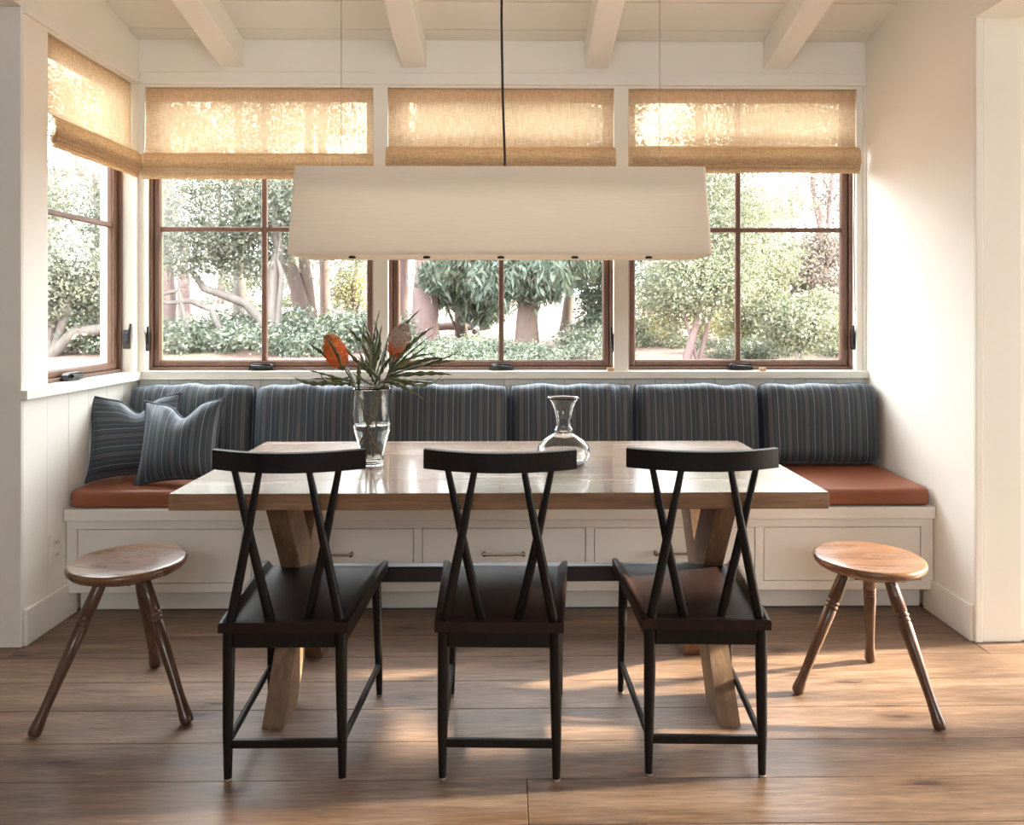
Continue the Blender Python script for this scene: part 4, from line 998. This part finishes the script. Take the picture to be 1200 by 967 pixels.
T = [
 ('live oak with long low curving branches, seen through the left back window',
  [Tk([(322, 405), (320, 370), (322, 330), (328, 290), (318, 240)], 11.5, [.15, .13, .10, .09, .06]),
   Tk([(322, 400), (306, 375), (290, 355), (268, 348), (240, 338), (226, 318), (232, 290), (246, 262)], 11.3, [.08, .075, .07, .06, .055, .04, .035, .02]),
   Tk([(268, 362), (250, 362), (225, 352), (200, 356), (185, 352)], 11.2, [.05, .045, .04, .03, .02]),
   Tk([(226, 330), (212, 340), (196, 345), (180, 352)], 11.2, [.04, .03, .03, .02]),
   Tk([(322, 345), (332, 322), (326, 305), (330, 270)], 11.4, [.05, .04, .03, .02])],
  [B(270, 235, 11.6, 70, 55, 6500), B(225, 290, 11.4, 45, 32, 2400), B(300, 290, 11.8, 45, 35, 2400), B(262, 130, 11.8, 80, 45, 3500), B(345, 250, 12, 45, 50, 2600), B(210, 155, 11.5, 30, 30, 700)], 'oak_leaf', 'bark_grey', 11, dict(size=.062)),
 ('pair of stout grey trunks leaning apart, in the right half of the left back window',
  [Tk([(364, 412), (358, 370), (350, 340), (340, 312), (330, 285)], 14, [.20, .165, .14, .125, .11]),
   Tk([(364, 400), (365, 370), (362, 340), (358, 310), (362, 200), (365, 90)], 14.1, [.14, .125, .115, .105, .09, .07])],
  [B(370, 240, 14.2, 60, 40, 3000), B(360, 130, 14, 60, 40, 2200)], 'oak_leaf', 'bark_brown', 12, dict(size=.065)),
 ('slim straight trunk to the right of the leaning pair, in the left back window',
  [Tk([(383, 400), (382, 350), (380, 310), (378, 200), (380, 80)], 16, [.13, .11, .10, .09, .06])],
  [B(392, 300, 16.5, 34, 36, 1800), B(405, 350, 17, 26, 26, 900)], 'light_leaf', 'bark_brown', 13, dict(size=.06)),
 ('thick pale trunk at the left edge of the left back window',
  [Tk([(190, 412), (195, 375), (196, 330), (194, 250), (199, 215), (196, 90)], 15, [.24, .22, .17, .12, .10, .06])],
  [B(200, 320, 15.5, 20, 30, 500)], 'yellow_leaf', 'bark_pink', 14, dict(size=.06)),
 ('narrow upright trunk second from the left in the left back window',
  [Tk([(221, 400), (219, 370), (217, 330), (214, 290), (205, 240), (190, 200), (176, 90)], 15, [.12, .115, .11, .10, .09, .07, .05])],
  [], 'oak_leaf', 'bark_pink', 15, {}),
 ('background trunk behind the low oak branch, in the left back window',
  [Tk([(284, 405), (283, 375), (282, 340), (280, 300), (281, 120)], 14.5, [.13, .12, .12, .10, .06])],
  [B(282, 325, 15, 28, 26, 1300)], 'light_leaf', 'bark_grey', 16, dict(size=.06)),
 ('thick furrowed pinkish trunk near the left edge of the middle window',
  [Tk([(497, 412), (498, 380), (499, 340), (500, 300), (502, 200), (503, 90)], 13, [.30, .235, .215, .205, .19, .16])],
  [B(480, 250, 13.6, 30, 40, 900)], 'light_leaf', 'bark_pink', 17, dict(size=.06)),
 ('slimmer pink trunk just left of the thick furrowed one, in the middle window',
  [Tk([(470, 412), (471, 370), (472, 320), (473, 200), (474, 90)], 14.5, [.15, .13, .12, .11, .09])], [], 'light_leaf', 'bark_pink', 18, {}),
 ('thick brown cypress trunk under drooping boughs, right of the middle window centre bar',
  [Tk([(617, 420), (617, 400), (618, 375), (619, 345), (618, 300), (617, 200), (617, 90)], 11.5, [.23, .19, .165, .155, .15, .12, .09])],
  [B(622, 318, 11.1, 42, 17, 3300), B(600, 290, 11.2, 30, 20, 1800), B(648, 285, 11.4, 40, 28, 2600), B(668, 306, 11.9, 26, 13, 1500), B(583, 318, 11.6, 22, 18, 1500), B(620, 230, 11.5, 70, 40, 3200), B(620, 140, 11.6, 60, 40, 2600)], 'cypress_leaf', 'bark_brown', 19, dict(size=.075, droop=1.5, elong=2.2, hang=.10)),
 ('cypress with drooping dark boughs left of the middle window centre bar',
  [Tk([(540, 400), (540, 375), (540, 350), (538, 300), (538, 100)], 14, [.13, .11, .10, .09, .07]),
   Tk([(540, 362), (520, 352), (508, 347)], 13.8, [.03, .02, .012])],
  [B(535, 325, 13.4, 36, 20, 2800), B(520, 305, 13.2, 22, 16, 1300), B(568, 345, 13.6, 20, 22, 1500), B(510, 318, 12.6, 12, 10, 500), B(545, 270, 13.5, 55, 38, 3400), B(545, 150, 13.5, 60, 45, 2500)], 'cypress_leaf', 'bark_brown', 20, dict(size=.075, droop=1.5, elong=2.2, hang=.12)),
 ('leaning slender trunk before the bright gap in the middle window',
  [Tk([(662, 402), (664, 375), (667, 345), (669, 310), (668, 200), (666, 90)], 14, [.14, .11, .09, .08, .06, .05])],
  [B(670, 225, 14, 40, 60, 2600), B(655, 318, 14.3, 20, 14, 500)], 'cypress_leaf', 'bark_brown', 21, dict(size=.07, droop=.7)),
 ('tall dark evergreen at the right edge of the middle window',
  [Tk([(712, 410), (714, 360), (715, 300), (716, 90)], 12.5, [.12, .10, .09, .06])],
  [B(706, 355, 12.6, 22, 36, 2600), B(712, 300, 12.5, 34, 30, 2800), B(715, 220, 12.4, 40, 60, 3000), B(712, 130, 12.4, 36, 30, 1200), B(688, 310, 12.9, 16, 20, 800)], 'cypress_leaf', 'bark_brown', 22, dict(size=.07, droop=.5)),
 ('pale green leafy tree with a thin slanting trunk at the left of the right window',
  [Tk([(804, 425), (810, 400), (818, 378), (824, 350)], 9.8, [.06, .05, .04, .03]), Tk([(818, 378), (800, 360), (790, 345)], 9.8, [.025, .02, .012]), Tk([(820, 370), (840, 345), (850, 325)], 9.9, [.03, .02, .012])],
  [B(815, 335, 10.0, 48, 38, 4200), B(850, 320, 10.3, 40, 45, 3200), B(780, 350, 10.4, 32, 30, 1800), B(850, 240, 10.5, 44, 50, 4200), B(860, 150, 10.8, 70, 44, 3600), B(880, 290, 11.5, 40, 40, 2600)], 'light_leaf', 'bark_pink', 23, dict(size=.05)),
 ('short dark stump-like trunk behind the pale tree, in the right window',
  [Tk([(821, 408), (821, 385), (820, 350), (822, 220), (820, 90)], 13.5, [.15, .12, .11, .08, .06])], [B(800, 240, 14, 50, 50, 2200), B(770, 320, 13, 26, 30, 1300)], 'cypress_leaf', 'bark_brown', 24, dict(size=.06, droop=.6)),
 ('russet brown evergreen at the right of the right window',
  [Tk([(962, 415), (962, 370), (962, 320), (963, 275)], 13, [.12, .10, .08, .04])],
  [B(950, 320, 13, 36, 40, 4200), B(965, 350, 12.8, 30, 26, 2200), B(930, 345, 13.2, 22, 22, 1300), B(972, 295, 13.1, 20, 24, 1200)], 'russet_leaf', 'bark_brown', 25, dict(size=.06)),
 ('tall thin pale trunk with an airy crown, upper right of the right window',
  [Tk([(966, 420), (966, 360), (965, 300), (963, 255), (955, 225), (948, 130)], 15, [.12, .11, .09, .07, .05, .03]), Tk([(964, 262), (974, 235), (980, 150)], 15, [.05, .04, .02])],
  [B(955, 222, 15, 34, 22, 900), B(905, 232, 16, 30, 22, 550), B(960, 150, 15, 45, 35, 1500), B(980, 250, 15.5, 16, 18, 350)], 'russet_leaf', 'bark_pink', 26, dict(size=.065)),
 ('light green bushy tree in the middle of the right window',
  [Tk([(900, 420), (900, 390), (898, 340), (896, 270)], 12, [.08, .07, .06, .03])],
  [B(895, 305, 12.2, 34, 36, 2600), B(885, 345, 12, 30, 26, 1700), B(880, 245, 12.4, 34, 26, 1200), B(910, 150, 12.4, 60, 40, 2600), B(925, 240, 12.9, 34, 22, 700), B(900, 380, 12.4, 50, 22, 2200)], 'light_leaf', 'bark_grey', 27, dict(size=.055)),
 ('spreading grey-green oak filling the side window in the left wall',
  [Tk([(60, 425), (58, 395), (62, 355), (75, 325), (92, 300)], 10.5, [.2, .16, .13, .10, .05]), Tk([(62, 378), (90, 390), (118, 386), (150, 380)], 10.4, [.09, .08, .08, .06]), Tk([(66, 350), (85, 345), (104, 325)], 10.4, [.06, .05, .02])],
  [B(90, 310, 10.6, 55, 38, 5200), B(60, 350, 10.4, 40, 24, 1600), B(120, 350, 10.8, 30, 28, 1500), B(60, 225, 10.6, 45, 26, 1300), B(0, 300, 10.6, 50, 60, 2200), B(110, 260, 11, 22, 18, 600), B(90, 130, 11, 60, 40, 2300)], 'oak_leaf', 'bark_grey', 28, dict(size=.06)),
 ('slanting pinkish trunk in the upper part of the side window',
  [Tk([(128, 415), (128, 340), (122, 270), (110, 225), (98, 190), (80, 100)], 13, [.14, .13, .13, .13, .12, .08])],
  [B(80, 215, 13, 40, 20, 900), B(120, 215, 13, 20, 20, 400)], 'oak_leaf', 'bark_pink', 29, dict(size=.065)),
 ('yellow-leaved tree behind the oak in the side window',
  [Tk([(70, 410), (72, 330), (70, 240)], 15, [.1, .09, .05])], [B(60, 245, 15, 26, 22, 1100), B(90, 385, 15.5, 45, 14, 900)], 'yellow_leaf', 'bark_grey', 30, dict(size=.065)),
 ('yellow-leaved tree between the grey trunks and the left window frame edge',
  [Tk([(412, 400), (414, 360), (415, 330), (420, 300)], 17, [.09, .07, .06, .04]), Tk([(414, 358), (404, 346), (396, 338)], 17, [.04, .03, .02]), Tk([(415, 350), (424, 340)], 17, [.04, .02])],
  [B(415, 335, 17.3, 24, 26, 1300), B(350, 385, 18, 36, 16, 1300), B(300, 368, 18, 30, 14, 700), B(415, 250, 17, 30, 50, 1300)], 'yellow_leaf', 'bark_brown', 31, dict(size=.07)),
]
for (lb, tr, bl, lf, bk, sd, kw) in T: tree(lb, tr, bl, M[lf], M[bk], sd, **kw)
# far row of hazy trees
FW = ['far to the left beyond the side window', 'seen through the near half of the side window', 'seen through the far half of the side window', 'behind the live oak in the left back window', 'behind the leaning grey trunks', 'behind the post between left and middle windows',
      'behind the cypress left of the middle centre bar', 'behind the thick cypress trunk', 'at the left of the right window', 'behind the centre bar of the right window', 'behind the russet evergreen', 'behind the right edge of the right window', 'beyond the right wall']
for i, (px, Y, s) in enumerate([(-120, 26, 1.0), (30, 24, 1.1), (130, 27, 0.8), (260, 30, 0.9), (345, 28, .8), (440, 30, 1.0), (540, 27, 1.0), (600, 30, 0.9), (760, 26, 1.1), (850, 28, 1.0), (930, 24, .9), (1010, 27, 1.0), (1120, 25, 1.0)]):
    c = P(px, 380, Y)
    tree('pale distant tree ' + FW[i], [Tk([(px, 380), (px+3, 300), (px-2, 220)], Y, [.16, .12, .05])],
         [B(px, 340, Y, 36*s, 22*s, 900), B(px+6, 300, Y, 30*s, 26*s, 700), B(px-4, 362, Y, 40*s, 12, 700)], M[['light_leaf', 'yellow_leaf', 'light_leaf', 'oak_leaf'][i % 4]], M['bark_pink'], 60+i, size=.10, group='distant trees')

# fallen log in the middle window
lg = MB(); a, b = P(514, 383, 14.5), P(574, 380, 14.9)
pts = [a.lerp(b, i/6)+Vector((0, 0, 0.01*math.sin(i*2.0))) for i in range(7)]
lg.tube(pts, [.075, .08, .078, .085, .10, .12, .09], 12); c_ = P(560, 383, 14.4); lg.tube([P(545, 384, 14.7), c_, P(556, 389, 14.0)], [.06, .06, .05], 8)
lg.build('fallen_log', M['bark_pink'], label='fallen log lying on the ground, seen through the middle window', cat='log')

# ivy shrubs: four kinds copied along the beds
def shrub_mesh(seed, n, rx, ry, rz, mat, size):
    return leaves_mesh('shrub', crown_points([(0, 0, rz*0.55, rx, ry, rz*0.62, n)], seed), size, mat, seed)
sm = [shrub_mesh(101, 1500, .75, .5, .42, M['ivy_leaf'], .07), shrub_mesh(102, 1900, .8, .5, .34, M['ivy_leaf'], .06), shrub_mesh(103, 1300, .7, .5, .40, M['light_leaf'], .06), shrub_mesh(104, 1100, .6, .45, .36, M['yellow_leaf'], .06)]
rg = random.Random(8)
def shrub(px, Y, k, s, label, group):
    c = P(px, 400, Y); o = bpy.data.objects.new('shrub', sm[k]); COL.objects.link(o)
    o.location = (c.x, Y, gz(c.x, Y)-0.04); o.scale = (s, s, s); o.rotation_euler = (0, 0, rg.uniform(0, 6.28)); tag(o, label, 'shrub', group)
def where(px):
    for lim, w in ((60, 'just outside the near end of the side window'), (112, 'seen low in the middle of the side window'), (166, 'behind the corner post of the two left windows'), (240, 'seen at the far left of the left back window'),
                   (306, 'seen left of the centre bar of the left back window'), (350, 'seen under the oak trunk in the left back window'), (395, 'in front of the leaning grey trunks'), (470, 'behind the banksia flowers in the vase')):
        if px < lim: return w
    return 'behind the banksia flowers in the vase'
px = 20
while px < 470:
    shrub(px, 11.2+rg.uniform(-.4, .4), rg.choice([0, 0, 1]), rg.uniform(.8, 1.1), 'front row ivy shrub ' + where(px), 'ivy shrubs beyond the left windows')
    shrub(px+14, 12.6+rg.uniform(-.3, .5), rg.choice([0, 1, 1]), rg.uniform(.9, 1.2), 'back row ivy shrub ' + where(px+14), 'ivy shrubs beyond the left windows')
    px += 30
for px in range(480, 640, 22):
    w = 'left of the centre bar of the middle window' if px < 585 else 'at the foot of the thick cypress trunk'
    if px < 520: w = 'at the foot of the thick furrowed pink trunk'
    shrub(px, 9.2+rg.uniform(-.5, .5), rg.choice([0, 1]), rg.uniform(.55, .75), 'nearer low groundcover shrub ' + w, 'low shrubs beyond the middle window')
    shrub(px+9, 10.2+rg.uniform(-.3, .3), rg.choice([0, 1]), rg.uniform(.55, .7), 'farther low groundcover shrub ' + w, 'low shrubs beyond the middle window')
for (px, Y, k, s, w) in [(690, 11, 0, .8, 'low green shrub right of the leaning trunk in the middle window'), (706, 10, 1, .8, 'nearest low shrub at the right edge of the middle window'), (722, 12, 0, .9, 'shrub at the foot of the dark evergreen behind the right window post'),
                      (700, 13, 1, 1.0, 'farther ivy shrub behind the one at the right edge of the middle window'), (745, 12, 2, .9, 'pale green shrub at the left edge of the right window')]:
    shrub(px, Y, k, s, w, 'shrubs right of the middle window')
for (px, Y, k, s, w) in [(765, 12.5, 3, .9, 'yellow shrub low at the left of the right window'), (790, 12, 2, .8, 'pale green shrub left of the slanting thin trunk'), (850, 12.4, 3, .9, 'yellow shrub just left of the centre bar of the right window'),
                      (876, 11.5, 1, .7, 'green shrub just right of the centre bar of the right window'), (838, 11, 0, .5, 'small ivy clump right of the slanting thin trunk'), (858, 10.6, 1, .5, 'small ivy clump behind the right window crank'),
                      (880, 10.3, 0, .5, 'small ivy clump just above the tan block of the right window'), (905, 10.6, 0, .55, 'small ivy clump under the yellow shrubs of the right window'), (870, 13, 3, 1.0, 'larger yellow shrub behind the ivy in the right window'),
                      (905, 12.4, 3, 1.0, 'yellow shrub left of the feathery pale shrub'), (935, 11.8, 3, .8, 'yellow shrub directly behind the feathery pale shrub'), (840, 14, 3, 1.1, 'farthest yellow shrub behind the pale green tree'),
                      (780, 14, 3, 1.1, 'farthest yellow shrub at the left of the right window'), (980, 11, 2, 1.1, 'pale shrub at the right edge of the right window'), (1010, 10.6, 2, 1.2, 'pale shrub hidden mostly by the right window frame'), (1040, 10, 2, 1.2, 'pale shrub beyond the right wall corner')]:
    shrub(px, Y, k, s, w, 'shrubs beyond the right window')
tree('feathery pale shrub with thin bare stems, lower right of the right window', [Tk([(938, 418), (944, 405), (950, 392)], 9.5, [.025, .018, .01]), Tk([(938, 414), (930, 400), (926, 388)], 9.5, [.018, .014, .008])],
     [B(945, 385, 9.6, 44, 22, 3800), B(920, 375, 9.8, 28, 20, 1700), B(965, 365, 9.9, 28, 22, 1600)], M['light_leaf'], M['bark_grey'], 77, size=.045, group='shrubs beyond the right window', name='feathery_shrub', cat='shrub')
